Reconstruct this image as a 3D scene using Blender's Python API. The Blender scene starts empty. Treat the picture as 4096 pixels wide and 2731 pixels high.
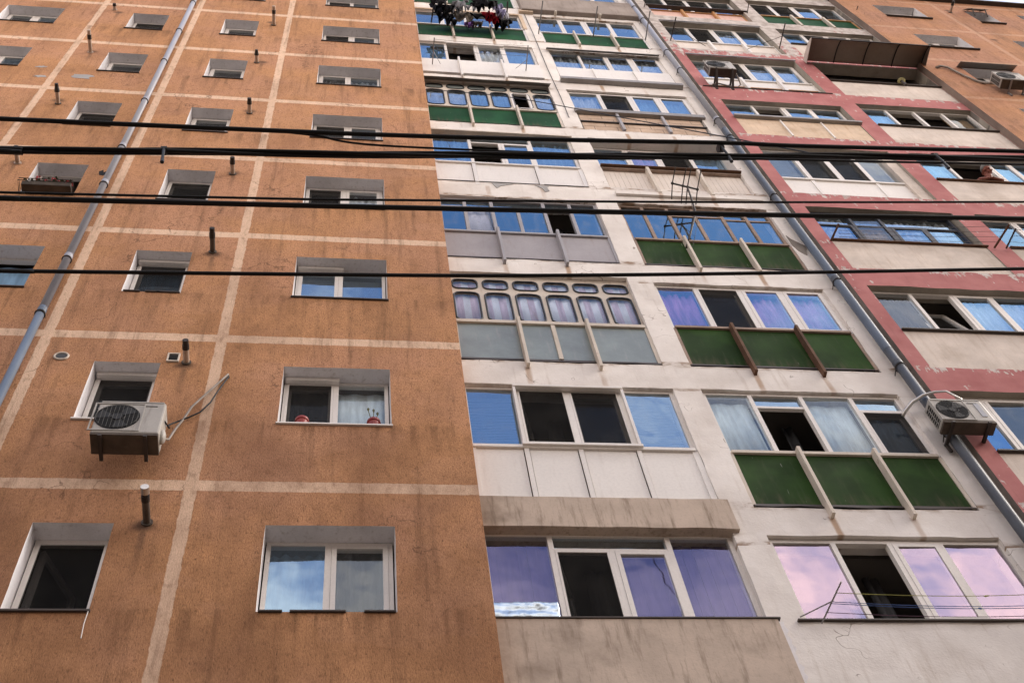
import bpy, bmesh, math, random
from mathutils import Vector, noise as mnoise
random.seed(7)
scene = bpy.context.scene
C = scene.collection
R = math.radians

# ------------------------------------------------------------------ camera, sky, sun, exposure
cam_d = bpy.data.cameras.new('camera')
cam = bpy.data.objects.new('camera', cam_d)
C.objects.link(cam)
cam.location = (-1.2958, -6.8065, -6.5911)
cam.rotation_euler = (R(150.5146), R(5.8824), R(-5.4262))
cam_d.sensor_width = 36
cam_d.lens = 43.03
cam_d.clip_start = 0.05
cam_d.clip_end = 5000
scene.camera = cam

SUN_EL, SUN_AZ = 40, 92          # compass style: 180 is straight behind the camera, smaller is to its right
w = bpy.data.worlds.new('World')
scene.world = w
w.use_nodes = True
nt = w.node_tree
nt.nodes.clear()
wo = nt.nodes.new('ShaderNodeOutputWorld')
bg = nt.nodes.new('ShaderNodeBackground')
sky = nt.nodes.new('ShaderNodeTexSky')
sky.sky_type = 'NISHITA'
sky.sun_disc = False
sky.sun_elevation = R(SUN_EL)
sky.sun_rotation = R(SUN_AZ)
sky.dust_density = 1.2
sky.ozone_density = 2.0
tc = nt.nodes.new('ShaderNodeTexCoord')
mp = nt.nodes.new('ShaderNodeMapping')
mp.inputs['Scale'].default_value = (1.0, 1.0, 1.6)
mp.inputs['Location'].default_value = (0.35, 0.1, 0.6)
cn = nt.nodes.new('ShaderNodeTexNoise')
cn.inputs['Scale'].default_value = 3.6
cn.inputs['Detail'].default_value = 7
cn.inputs['Roughness'].default_value = 0.55
cr = nt.nodes.new('ShaderNodeValToRGB')
cr.color_ramp.elements[0].position = 0.47
cr.color_ramp.elements[1].position = 0.62
cm = nt.nodes.new('ShaderNodeMix')
cm.data_type = 'RGBA'
cm.inputs['B'].default_value = (7.9, 6.9, 6.2, 1)
nt.links.new(tc.outputs['Generated'], mp.inputs['Vector'])
nt.links.new(mp.outputs['Vector'], cn.inputs['Vector'])
sx = nt.nodes.new('ShaderNodeSeparateXYZ')
nt.links.new(tc.outputs['Generated'], sx.inputs[0])
ma = nt.nodes.new('ShaderNodeMath')
ma.operation = 'MULTIPLY_ADD'
ma.inputs[1].default_value = -0.55
ma.inputs[2].default_value = 0.42
nt.links.new(sx.outputs[2], ma.inputs[0])
mb_ = nt.nodes.new('ShaderNodeMath')
mb_.operation = 'ADD'
nt.links.new(cn.outputs['Fac'], mb_.inputs[0])
nt.links.new(ma.outputs[0], mb_.inputs[1])
mx_ = nt.nodes.new('ShaderNodeMath')
mx_.operation = 'MULTIPLY_ADD'
mx_.inputs[1].default_value = 0.13
nt.links.new(sx.outputs[0], mx_.inputs[0])
nt.links.new(mb_.outputs[0], mx_.inputs[2])
nt.links.new(mx_.outputs[0], cr.inputs['Fac'])
nt.links.new(cr.outputs['Color'], cm.inputs['Factor'])
nt.links.new(sky.outputs['Color'], cm.inputs['A'])
nt.links.new(cm.outputs['Result'], bg.inputs['Color'])
bg.inputs['Strength'].default_value = 0.10
nt.links.new(bg.outputs['Background'], wo.inputs['Surface'])

sd = bpy.data.lights.new('sun', 'SUN')
sd.energy = 1.5
sd.angle = R(28)
sd.color = (1.0, 0.93, 0.85)
sun = bpy.data.objects.new('sun', sd)
C.objects.link(sun)
az = R(SUN_AZ)
to_sun = Vector((math.sin(az) * math.cos(R(SUN_EL)), math.cos(az) * math.cos(R(SUN_EL)), math.sin(R(SUN_EL))))
sun.rotation_euler = to_sun.to_track_quat('Z', 'Y').to_euler()

scene.view_settings.view_transform = 'Standard'
scene.view_settings.look = 'None'
scene.view_settings.gamma = 1
scene.view_settings.exposure = 1.76
scene.cycles.max_bounces = 8
scene.cycles.transparent_max_bounces = 16
scene.cycles.caustics_reflective = False
scene.cycles.caustics_refractive = False

# ------------------------------------------------------------------ materials
class G:
    """small node graph helper"""
    def __init__(s, name):
        s.m = bpy.data.materials.new(name)
        s.m.use_nodes = True
        s.t = s.m.node_tree
        s.t.nodes.clear()
        s.out = s.t.nodes.new('ShaderNodeOutputMaterial')
    def n(s, typ, **kw):
        x = s.t.nodes.new('ShaderNode' + typ)
        for k, v in kw.items():
            setattr(x, k, v)
        return x
    def l(s, a, b):
        s.t.links.new(a, b)
    def setin(s, sock, v):
        if isinstance(v, (int, float)):
            sock.default_value = v
        elif isinstance(v, (tuple, list)):
            sock.default_value = tuple(v) + ((1,) if len(v) == 3 and sock.type == 'RGBA' else ())
        else:
            s.l(v, sock)
    def math(s, op, a, b=0.0, c=None, clamp=False):
        x = s.n('Math', operation=op, use_clamp=clamp)
        s.setin(x.inputs[0], a)
        s.setin(x.inputs[1], b)
        if c is not None:
            s.setin(x.inputs[2], c)
        return x.outputs[0]
    def pos(s):
        g = s.n('NewGeometry')
        return g.outputs['Position']
    def xyz(s, v):
        x = s.n('SeparateXYZ')
        s.l(v, x.inputs[0])
        return x.outputs
    def mapv(s, v, scale=(1, 1, 1), loc=(0, 0, 0), rot=(0, 0, 0)):
        x = s.n('Mapping')
        s.l(v, x.inputs['Vector'])
        x.inputs['Scale'].default_value = scale
        x.inputs['Location'].default_value = loc
        x.inputs['Rotation'].default_value = rot
        return x.outputs[0]
    def noise(s, v, scale, detail=4, rough=0.55, dist=0.0):
        x = s.n('TexNoise')
        s.l(v, x.inputs['Vector'])
        x.inputs['Scale'].default_value = scale
        x.inputs['Detail'].default_value = detail
        x.inputs['Roughness'].default_value = rough
        x.inputs['Distortion'].default_value = dist
        return x.outputs['Fac']
    def ramp(s, v, a, b, lo=0.0, hi=1.0, smooth=True):
        x = s.n('MapRange', interpolation_type='SMOOTHSTEP' if smooth else 'LINEAR')
        s.setin(x.inputs[0], v)
        s.setin(x.inputs[1], a)
        s.setin(x.inputs[2], b)
        x.inputs[3].default_value = lo
        x.inputs[4].default_value = hi
        return x.outputs[0]
    def mix(s, f, a, b, blend='MIX'):
        x = s.n('Mix', data_type='RGBA', blend_type=blend)
        s.setin(x.inputs['Factor'], f)
        s.setin(x.inputs['A'], a)
        s.setin(x.inputs['B'], b)
        return x.outputs['Result']
    def bump(s, h, strength=0.4, dist=0.01):
        x = s.n('Bump')
        x.inputs['Strength'].default_value = strength
        x.inputs['Distance'].default_value = dist
        s.l(h, x.inputs['Height'])
        return x.outputs[0]
    def principled(s, col, rough=0.85, normal=None, metal=0.0, spec=0.3):
        p = s.n('BsdfPrincipled')
        s.setin(p.inputs['Base Color'], col)
        s.setin(p.inputs['Roughness'], rough)
        p.inputs['Metallic'].default_value = metal
        p.inputs['Specular IOR Level'].default_value = spec
        if normal is not None:
            s.l(normal, p.inputs['Normal'])
        s.l(p.outputs[0], s.out.inputs[0])
        return p

def weathered(name, col, rough=0.6, var=0.15, dirt=(0.10, 0.085, 0.07), dirt_amt=0.25, scale=3.0, rust=0.0,
              rust_col=(0.28, 0.11, 0.035), bump=0.15, metal=0.0, streak=True, spec=0.3):
    g = G(name)
    p = g.pos()
    big = g.noise(p, scale, 5)
    fine = g.noise(p, scale * 22, 3)
    c = g.mix(g.ramp(big, 0.3, 0.7), tuple(x * (1 - var) for x in col), tuple(min(1, x * (1 + var * .6)) for x in col))
    c = g.mix(g.ramp(fine, 0.35, 0.75, 0, 0.18), c, tuple(x * 0.6 for x in col))
    st = g.noise(g.mapv(p, (9, 9, 1.1) if streak else (3, 3, 3)), 2.0, 5, 0.6)
    c = g.mix(g.ramp(st, 0.52, 0.8, 0, dirt_amt), c, dirt)
    if 'green' in name or 'emerald' in name:
        sc = g.noise(g.mapv(p, (26, 26, 3.2), rot=(0, .18, 0)), 1.4, 2, 0.5)
        c = g.mix(g.ramp(sc, 0.735, 0.76, 0, 0.55), c, (0.30, 0.32, 0.27))
        zl = g.math('MODULO', g.math('ADD', g.xyz(p)[2], 2.75 * 6), 2.75)
        lo = g.math('MULTIPLY', g.ramp(zl, 0.15, 0.42, 1, 0), g.ramp(st, 0.4, 0.65, 0, 0.7))
        c = g.mix(lo, c, (0.085, 0.075, 0.045))
        c = g.mix(g.ramp(g.noise(p, 1.1, 3), 0.45, 0.65, 0, 0.5), c, tuple(x * 1.9 for x in col))
    if rust > 0:
        rn = g.noise(g.mapv(p, (6, 6, 3)), 2.2, 6, 0.65)
        c = g.mix(g.ramp(rn, 0.72 - rust * 0.3, 0.82 - rust * 0.3), c, rust_col)
    g.principled(c, rough, g.bump(fine, bump, 0.004), metal, spec)
    return g.m

def orange_wall(name, base, band, xs, faint=1.0, top_pink=0.5):
    """textured decorative render with painted bands, stains and streaks"""
    g = G(name)
    p = g.pos()
    X, Y, Z = g.xyz(p)
    wob = g.noise(p, 9, 3)
    wob = g.math('MULTIPLY', g.math('SUBTRACT', wob, 0.5), 0.035)
    # horizontal bands at every storey, half height 0.095
    zz = g.math('ADD', g.math('ADD', Z, wob), 2.75 * 6 + 2.75 / 2)
    fz = g.math('ABSOLUTE', g.math('SUBTRACT', g.math('MODULO', zz, 2.75), 2.75 / 2))
    mz = g.ramp(fz, 0.074, 0.084, 1, 0)
    m = mz
    xx = g.math('ADD', X, wob)
    for xc in xs:
        d = g.math('ABSOLUTE', g.math('SUBTRACT', xx, xc))
        m = g.math('MAXIMUM', m, g.ramp(d, 0.053, 0.062, 1, 0))
    m = g.math('MULTIPLY', m, faint)
    big = g.noise(p, 0.45, 4, 0.6)
    mid = g.noise(g.mapv(p, (1.4, 1.4, 0.55)), 1.7, 6, 0.62)
    grain = g.noise(g.mapv(p, (2.4, 2.4, 0.8)), 38, 5, 0.7)
    pits = g.noise(g.mapv(p, (1.7, 1.7, 0.6)), 30, 5, 0.72)
    c = g.mix(g.ramp(mid, 0.25, 0.75), tuple(x * 0.84 for x in base), tuple(x * 1.12 for x in base))
    pink = (base[0] * 0.98, base[1] * 1.02, base[2] * 1.45)
    c = g.mix(g.ramp(big, 0.4, 0.62, 0, top_pink), c, pink)
    bandc = g.mix(g.ramp(mid, 0.3, 0.7), tuple(x * 0.88 for x in band), band)
    # slight shade differences from one painted field to the next
    cell = g.n('TexWhiteNoise', noise_dimensions='2D')
    cx = g.n('CombineXYZ')
    g.l(g.math('FLOOR', g.math('MULTIPLY', g.math('SUBTRACT', X, 0.79), 1 / 1.85)), cx.inputs[0])
    g.l(g.math('FLOOR', g.math('MULTIPLY', Z, 1 / 2.75)), cx.inputs[1])
    g.l(cx.outputs[0], cell.inputs['Vector'])
    c = g.mix(g.ramp(cell.outputs['Value'], 0, 1, 0, 0.16), c, tuple(x * 0.62 for x in base))
    rep_ = g.noise(g.mapv(p, (0.8, 0.8, 1.3), (11, 3, 5)), 1.1, 2, 0.4)
    c = g.mix(g.ramp(rep_, 0.60, 0.615, 0, 0.22), c, (base[0] * 1.12, base[1] * 1.2, base[2] * 1.5))
    c = g.mix(m, c, bandc)
    # dirt: vertical washes and blotches
    wash = g.noise(g.mapv(p, (5.5, 5.5, 0.32), (3, 1, 0)), 1.6, 7, 0.7)
    c = g.mix(g.ramp(wash, 0.5, 0.74, 0, 0.55), c, (0.15, 0.085, 0.05))
    blot = g.noise(g.mapv(p, (1, 1, 0.7), (7, 0, 2)), 0.9, 6, 0.7)
    c = g.mix(g.ramp(blot, 0.52, 0.75, 0, 0.3), c, (0.15, 0.085, 0.055))
    # brown run-off below the window sills
    zs = g.math('MODULO', g.math('ADD', Z, 2.75 * 6), 2.75)
    run = g.math('MULTIPLY', g.ramp(zs, 0.45, 1.05, 0, 1), g.ramp(zs, 1.06, 1.12, 1, 0))
    runs = g.math('MULTIPLY', run, g.ramp(g.noise(g.mapv(p, (7, 7, 0.5)), 1.3, 4), 0.46, 0.66, 0, 0.55))
    c = g.mix(runs, c, (0.14, 0.075, 0.04))
    c = g.mix(g.math('MULTIPLY', g.ramp(grain, 0.3, 0.6, 0.6, 0), g.math('SUBTRACT', 1.0, g.math('MULTIPLY', m, 0.6))), c, (0.17, 0.085, 0.045))
    c = g.mix(g.math('MULTIPLY', g.ramp(pits, 0.54, 0.70, 0, 0.85), g.math('SUBTRACT', 1.0, g.math('MULTIPLY', m, 0.75))), c, (0.07, 0.042, 0.028))
    c = g.mix(g.ramp(grain, 0.58, 0.75, 0, 0.22), c, tuple(min(1, x * 1.5) for x in base))
    mott = g.noise(g.mapv(p, (1.5, 1.5, 0.7), (2, 9, 4)), 9, 7, 0.7)
    c = g.mix(g.ramp(mott, 0.50, 0.70, 0, 0.45), c, (0.16, 0.08, 0.042))
    # soot and splash grime, heaviest on the lowest storeys seen here, in ragged clouds
    gr1 = g.noise(g.mapv(p, (0.55, 0.55, 0.4), (5, 0, 1)), 1.5, 8, 0.68)
    bias = g.ramp(Z, 0.0, 7.5, 0.20, 0.0, False)
    c = g.mix(g.ramp(g.math('ADD', gr1, bias), 0.48, 0.78, 0, 0.52), c, (0.165, 0.078, 0.042))
    # soot round the flue pipes and the drip below each
    zf = g.math('MODULO', g.math('ADD', Z, 2.75 * 6), 2.75)
    fl = None
    for xf in (-2.97, -5.99, 14.02):
        dx = g.math('SUBTRACT', X, xf)
        dz = g.math('SUBTRACT', zf, 2.15)
        dd = g.math('SQRT', g.math('ADD', g.math('MULTIPLY', dx, dx), g.math('MULTIPLY', g.math('MULTIPLY', dz, dz), 1.4)))
        k = g.ramp(g.math('ADD', dd, g.math('MULTIPLY', g.math('SUBTRACT', mott, 0.5), 0.12)), 0.03, 0.15, 0.75, 0)
        drip = g.math('MULTIPLY', g.ramp(g.math('ABSOLUTE', g.math('ADD', dx, g.math('MULTIPLY', g.math('SUBTRACT', mid, 0.5), 0.08))), 0.01, 0.05, 0.5, 0),
                      g.math('MULTIPLY', g.ramp(zf, 1.3, 2.15, 0, 1), g.ramp(zf, 2.15, 2.18, 1, 0)))
        k = g.math('MAXIMUM', k, drip)
        fl = k if fl is None else g.math('MAXIMUM', fl, k)
    c = g.mix(fl, c, (0.07, 0.045, 0.035))
    # hairline cracks, here and there
    vc = g.n('TexVoronoi', feature='DISTANCE_TO_EDGE')
    vo = g.n('VectorMath', operation='ADD')
    vn = g.n('TexNoise')
    vn.inputs['Scale'].default_value = 2.2
    vn.inputs['Detail'].default_value = 6
    g.l(p, vn.inputs['Vector'])
    g.l(p, vo.inputs[0])
    g.l(vn.outputs['Color'], vo.inputs[1])
    g.l(vo.outputs[0], vc.inputs['Vector'])
    vc.inputs['Scale'].default_value = 0.55
    c = g.mix(g.math('MULTIPLY', g.ramp(vc.outputs['Distance'], 0.0015, 0.006, 1, 0), g.ramp(big, 0.5, 0.56, 0, 0.6)), c, (0.10, 0.055, 0.035))
    hgt = g.math('ADD', grain, g.math('MULTIPLY', pits, -0.5))
    g.principled(c, 0.95, g.bump(hgt, 0.55, 0.012), spec=0.12)
    return g.m

def white_wall():
    g = G('white_render')
    p = g.pos()
    X, Y, Z = g.xyz(p)
    mid = g.noise(p, 1.5, 6, 0.62)
    fine = g.noise(p, 38, 4, 0.6)
    c = g.mix(g.ramp(mid, 0.25, 0.75), (0.68, 0.63, 0.59), (0.85, 0.81, 0.775))
    streak = g.noise(g.mapv(p, (5, 5, 0.5)), 1.7, 6, 0.68)
    c = g.mix(g.ramp(streak, 0.54, 0.78, 0, 0.42), c, (0.36, 0.28, 0.21))
    # dirt at slab edges: just under the balcony fronts and at the window heads
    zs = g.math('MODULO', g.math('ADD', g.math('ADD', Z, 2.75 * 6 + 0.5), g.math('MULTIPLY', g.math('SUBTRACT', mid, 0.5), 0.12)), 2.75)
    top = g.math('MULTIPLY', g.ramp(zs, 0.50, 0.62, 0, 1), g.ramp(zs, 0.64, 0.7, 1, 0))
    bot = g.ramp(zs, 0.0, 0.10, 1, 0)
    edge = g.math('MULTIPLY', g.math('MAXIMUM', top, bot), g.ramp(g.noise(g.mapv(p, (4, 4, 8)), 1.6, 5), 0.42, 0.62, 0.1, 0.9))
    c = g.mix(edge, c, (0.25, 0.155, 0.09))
    # rust runs under the tails of the balcony posts
    r = None
    for xc in (0.80, 1.655, 3.515, 4.365):
        d = g.math('ABSOLUTE', g.math('SUBTRACT', g.math('ADD', X, g.math('MULTIPLY', g.math('SUBTRACT', mid, 0.5), 0.05)), xc))
        k = g.ramp(d, 0.015, 0.05, 1, 0)
        r = k if r is None else g.math('MAXIMUM', r, k)
    band = g.math('MULTIPLY', g.ramp(zs, 0.02, 0.18, 0.4, 1), g.ramp(zs, 0.44, 0.47, 1, 0))
    r = g.math('MULTIPLY', g.math('MULTIPLY', r, band), g.ramp(g.noise(g.mapv(p, (2, 2, 0.6)), 1.5, 3), 0.35, 0.6, 0.15, 0.75))
    c = g.mix(r, c, (0.34, 0.19, 0.09))
    crack = g.n('TexVoronoi', feature='DISTANCE_TO_EDGE')
    wv = g.n('VectorMath', operation='ADD')
    nn = g.n('TexNoise')
    nn.inputs['Scale'].default_value = 3
    g.l(p, nn.inputs['Vector'])
    g.l(p, wv.inputs[0])
    g.l(nn.outputs['Color'], wv.inputs[1])
    g.l(wv.outputs[0], crack.inputs['Vector'])
    crack.inputs['Scale'].default_value = 0.9
    ck = g.math('MULTIPLY', g.ramp(crack.outputs['Distance'], 0.002, 0.007, 1, 0), g.ramp(mid, 0.52, 0.6, 0, 0.8))
    c = g.mix(ck, c, (0.20, 0.15, 0.12))
    spots = g.noise(p, 17, 4, 0.7)
    c = g.mix(g.ramp(spots, 0.66, 0.74, 0, 0.5), c, (0.40, 0.33, 0.28))
    g.principled(c, 0.92, g.bump(g.math('ADD', fine, g.math('MULTIPLY', mid, 2)), 0.3, 0.01), spec=0.15)
    return g.m

def red_wall():
    g = G('peeling_red_paint')
    p = g.pos()
    X, Y, Z = g.xyz(p)
    mid = g.noise(p, 2.2, 6, 0.6)
    fine = g.noise(p, 40, 3)
    red = g.mix(g.ramp(mid, 0.25, 0.75), (0.36, 0.13, 0.13), (0.47, 0.20, 0.195))
    red = g.mix(g.ramp(fine, 0.3, 0.7, 0, 0.2), red, (0.42, 0.16, 0.15))
    zs = g.math('MODULO', g.math('ADD', Z, 2.75 * 6 + 0.44), 2.75)      # 0 at the bottom of a red band, 0.54 at its top
    up = g.ramp(zs, 0.30, 0.54, 0, 1)
    inband = g.ramp(zs, 0.56, 0.6, 1, 0)
    pe = g.noise(g.mapv(p, (8.0, 8.0, 1.5)), 1.5, 8, 0.72, 0.3)
    pe2 = g.noise(p, 5.5, 6, 0.7)
    pe = g.math('ADD', g.math('MULTIPLY', pe, 0.62), g.math('MULTIPLY', pe2, 0.38))
    hi = g.math('MULTIPLY', g.ramp(Z, 17.5, 22.5, 0, 0.30), g.ramp(X, 8.3, 9.6, 1.0, 0.75))
    th = g.math('SUBTRACT', 0.603, g.math('ADD', g.math('MULTIPLY', g.math('MULTIPLY', up, inband), 0.09), hi))
    m = g.ramp(g.math('SUBTRACT', pe, th), -0.004, 0.012, 0, 1)
    grey = g.mix(g.ramp(pe2, 0.35, 0.65), (0.36, 0.31, 0.28), (0.58, 0.53, 0.50))
    c = g.mix(m, red, grey)
    st = g.noise(g.mapv(p, (7, 7, 0.7)), 1.6, 5, 0.65)
    c = g.mix(g.ramp(st, 0.56, 0.8, 0, 0.35), c, (0.2, 0.1, 0.085))
    h = g.math('ADD', g.math('MULTIPLY', m, -1.2), g.math('MULTIPLY', fine, 0.4))
    g.principled(c, 0.9, g.bump(h, 0.35, 0.006), spec=0.15)
    return g.m

def stained(name, col, stain=(0.25, 0.17, 0.10), amt=0.6, drip=True, grain=0.25):
    """rendered parapet: rain runs from the top edge, mottling, grit"""
    g = G(name)
    p = g.pos()
    mid = g.noise(p, 2.1, 6, 0.62)
    fine = g.noise(p, 45, 4, 0.6)
    c = g.mix(g.ramp(mid, 0.25, 0.75), tuple(x * 0.85 for x in col), tuple(min(1, x * 1.1) for x in col))
    st = g.noise(g.mapv(p, (8, 8, 0.9)), 1.8, 7, 0.68)
    c = g.mix(g.ramp(st, 0.48, 0.74, 0, amt), c, stain)
    bl = g.noise(g.mapv(p, loc=(4, 2, 9)), 1.1, 5, 0.6)
    c = g.mix(g.ramp(bl, 0.5, 0.72, 0, amt * 0.8), c, tuple(x * 0.7 for x in stain))
    c = g.mix(g.ramp(fine, 0.25, 0.5, grain, 0), c, tuple(x * 0.55 for x in col))
    g.principled(c, 0.93, g.bump(fine, 0.3, 0.006), spec=0.12)
    return g.m

def glass(name, tint, refl, through=(0.93, 0.95, 0.96), grime=0.10):
    g = G(name)
    p = g.pos()
    wav = g.noise(p, 1.9, 2, 0.4)
    nrm = g.bump(wav, 0.10, 0.05)
    gl = g.n('BsdfGlossy')
    gl.inputs['Color'].default_value = tint + (1,)
    gl.inputs['Roughness'].default_value = 0.02
    g.l(nrm, gl.inputs['Normal'])
    tr = g.n('BsdfTransparent')
    tr.inputs['Color'].default_value = through + (1,)
    lw = g.n('LayerWeight')
    lw.inputs['Blend'].default_value = 0.35
    f = g.math('ADD', refl, g.math('MULTIPLY', lw.outputs['Fresnel'], 0.5), clamp=True)
    mx = g.n('MixShader')
    bf = g.n('NewGeometry')
    f = g.math('MULTIPLY', f, g.math('SUBTRACT', 1.0, bf.outputs['Backfacing']))
    g.l(f, mx.inputs[0])
    g.l(tr.outputs[0], mx.inputs[1])
    g.l(gl.outputs[0], mx.inputs[2])
    df = g.n('BsdfDiffuse')
    df.inputs['Color'].default_value = (0.45, 0.43, 0.40, 1)
    m2 = g.n('MixShader')
    gr = g.noise(g.mapv(p, (3, 3, 1.2)), 2.4, 6, 0.65)
    g.l(g.ramp(gr, 0.45, 0.85, 0.01, grime), m2.inputs[0])
    g.l(mx.outputs[0], m2.inputs[1])
    g.l(df.outputs[0], m2.inputs[2])
    g.l(m2.outputs[0], g.out.inputs[0])
    return g.m

def screen_mat():
    g = G('insect_screen')
    tr = g.n('BsdfTransparent')
    tr.inputs['Color'].default_value = (0.8, 0.8, 0.8, 1)
    p = g.n('BsdfDiffuse')
    nz = g.noise(g.pos(), 3, 3)
    g.l(g.mix(g.ramp(nz, 0.3, 0.7), (0.030, 0.030, 0.031), (0.048, 0.047, 0.046)), p.inputs['Color'])
    mx = g.n('MixShader')
    mx.inputs[0].default_value = 0.3
    g.l(tr.outputs[0], mx.inputs[1])
    g.l(p.outputs[0], mx.inputs[2])
    g.l(mx.outputs[0], g.out.inputs[0])
    return g.m

def cloth(name, col, stripes=None):
    g = G(name)
    p = g.pos()
    nz = g.noise(g.mapv(p, (6, 6, 0.8)), 3, 4)
    c = g.mix(g.ramp(nz, 0.3, 0.7), tuple(x * 0.75 for x in col), tuple(min(1, x * 1.1) for x in col))
    if stripes:
        X, Y, Z = g.xyz(p)
        s = g.math('SINE', g.math('MULTIPLY', X, 34.0))
        c = g.mix(g.ramp(s, -0.15, 0.15), c, stripes)
    g.principled(c, 0.9, spec=0.1)
    return g.m

def lace():
    g = G('printed_lace')
    p = g.pos()
    v = g.n('TexVoronoi', feature='F1')
    v.inputs['Scale'].default_value = 9
    g.l(p, v.inputs['Vector'])
    ring = g.math('MULTIPLY', g.ramp(v.outputs['Distance'], 0.12, 0.16), g.ramp(v.outputs['Distance'], 0.2, 0.24, 1, 0))
    c = g.mix(g.math('MULTIPLY', ring, 0.45), (0.66, 0.62, 0.68), (0.25, 0.23, 0.27))
    g.principled(c, 0.9, spec=0.1)
    return g.m

M = {}
M['orange'] = orange_wall('orange_render', (0.56, 0.292, 0.145), (0.80, 0.575, 0.42), (-2.642, -4.494, -6.34))
M['orange_far'] = orange_wall('orange_render_far', (0.49, 0.25, 0.135), (0.60, 0.38, 0.26), (13.793, 16.3), 0.6, 0.5)
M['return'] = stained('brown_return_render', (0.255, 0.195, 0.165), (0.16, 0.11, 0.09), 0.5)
M['reveal'] = weathered('white_reveal', (0.80, 0.78, 0.80), 0.9, 0.1, (0.27, 0.22, 0.17), 0.45, 2.5)
M['white'] = white_wall()
M['red'] = red_wall()
M['cream'] = stained('cream_render', (0.66, 0.585, 0.525), (0.42, 0.32, 0.235), 0.4)
M['cream_mottled'] = stained('mottled_cream_render', (0.66, 0.52, 0.395), (0.44, 0.28, 0.16), 0.55)
M['beige'] = stained('weathered_beige_concrete', (0.54, 0.445, 0.37), (0.19, 0.14, 0.10), 0.75)
M['greycon'] = stained('grey_concrete', (0.34, 0.29, 0.26), (0.16, 0.12, 0.10), 0.5)
M['bare'] = weathered('bare_cement', (0.38, 0.37, 0.37), 0.95, 0.2)
M['concrete'] = weathered('rough_concrete', (0.24, 0.21, 0.185), 0.95, 0.3, bump=0.5)
M['soffit'] = weathered('grey_soffit', (0.37, 0.33, 0.28), 0.95, 0.15)
M['pvc'] = weathered('white_plastic_frame', (0.77, 0.73, 0.69), 0.4, 0.05, (0.4, 0.34, 0.28), 0.18, 2.0, bump=0.03, spec=0.4)
M['pvc_panel'] = weathered('white_infill_panel', (0.79, 0.755, 0.72), 0.5, 0.04, (0.45, 0.38, 0.33), 0.2, 1.5, bump=0.04)
M['cream_paint'] = weathered('cream_painted_steel', (0.62, 0.55, 0.47), 0.6, 0.1, (0.32, 0.22, 0.13), 0.4, 3.0, rust=0.28)
M['steel_grey'] = weathered('grey_painted_steel', (0.36, 0.35, 0.37), 0.55, 0.1, (0.22, 0.16, 0.12), 0.35, 2.0, rust=0.12)
M['wood'] = weathered('weathered_wood_frame', (0.34, 0.25, 0.20), 0.8, 0.25, (0.16, 0.10, 0.06), 0.5, 4.0, rust=0.2)
M['ochre_wood'] = weathered('ochre_wood', (0.52, 0.27, 0.11), 0.7, 0.2, scale=5)
M['rusty'] = weathered('rusty_post', (0.12, 0.062, 0.036), 0.85, 0.3, (0.09, 0.05, 0.03), 0.5, 5.0)
M['green'] = weathered('green_wired_glass_panel', (0.021, 0.052, 0.010), 0.7, 0.35, (0.075, 0.09, 0.05), 0.4, 1.6, bump=0.08, spec=0.1)
M['green2'] = weathered('emerald_panel', (0.012, 0.068, 0.026), 0.7, 0.25, (0.05, 0.07, 0.045), 0.35, 1.6, bump=0.08, spec=0.1)
M['frost'] = weathered('frosted_grey_glass', (0.23, 0.27, 0.265), 0.35, 0.2, (0.36, 0.34, 0.33), 0.5, 2.2, bump=0.03, spec=0.5)
M['grey_panel'] = weathered('grey_metal_panel', (0.385, 0.36, 0.375), 0.55, 0.1, (0.25, 0.19, 0.15), 0.35, 1.8, rust=0.16)
M['brick'] = stained('bare_block_infill', (0.58, 0.44, 0.34), (0.35, 0.24, 0.16), 0.5)
M['pink_panel'] = weathered('pink_infill_panel', (0.78, 0.52, 0.44), 0.6, 0.06, dirt_amt=0.2)
M['board'] = weathered('cream_wood_boarding', (0.74, 0.665, 0.60), 0.7, 0.08, (0.42, 0.29, 0.17), 0.4, 2.0)
M['sheet'] = weathered('galvanised_sheet', (0.30, 0.28, 0.265), 0.5, 0.15, metal=0.3, dirt_amt=0.4)
M['dark_sheet'] = weathered('dark_sill_sheet', (0.065, 0.05, 0.042), 0.6, 0.2, dirt_amt=0.1)
M['brown_sheet'] = weathered('brown_polycarbonate_sheet', (0.33, 0.265, 0.22), 0.45, 0.1, dirt_amt=0.2)
M['rubber'] = weathered('black_rubber', (0.022, 0.024, 0.03), 0.5, 0.1, dirt_amt=0.1, bump=0.02)
M['cable'] = weathered('black_cable_sheath', (0.007, 0.007, 0.0075), 0.5, 0.1, dirt_amt=0.03, bump=0.05, spec=0.2)
M['pipe_l'] = weathered('pale_blue_grey_pipe', (0.32, 0.33, 0.38), 0.45, 0.08, (0.20, 0.17, 0.16), 0.3, 2.0, bump=0.02)
M['pipe_d'] = weathered('slate_blue_pipe', (0.11, 0.14, 0.19), 0.45, 0.12, (0.10, 0.09, 0.09), 0.3, 2.0, bump=0.02)
M['pipe_k'] = weathered('dark_grey_pipe', (0.085, 0.095, 0.115), 0.5, 0.15, (0.06, 0.055, 0.05), 0.3, 2.0, bump=0.02)
M['flue'] = weathered('sooty_flue_steel', (0.50, 0.39, 0.31), 0.55, 0.2, (0.07, 0.05, 0.04), 0.6, 8.0, metal=0.1)
M['flue_cap'] = weathered('burnt_flue_cap', (0.035, 0.028, 0.024), 0.6, 0.3, scale=8)
M['steel'] = weathered('bright_steel', (0.55, 0.53, 0.50), 0.3, 0.1, metal=0.8, scale=6)
M['acw'] = weathered('off_white_casing', (0.42, 0.40, 0.37), 0.5, 0.14, (0.15, 0.115, 0.085), 0.7, 3.0, bump=0.03)
M['acd'] = weathered('dirty_base_pan', (0.09, 0.07, 0.055), 0.7, 0.3, dirt_amt=0.6, scale=5)
M['grille'] = weathered('dark_fan_grille', (0.05, 0.048, 0.044), 0.5, 0.2)
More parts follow.
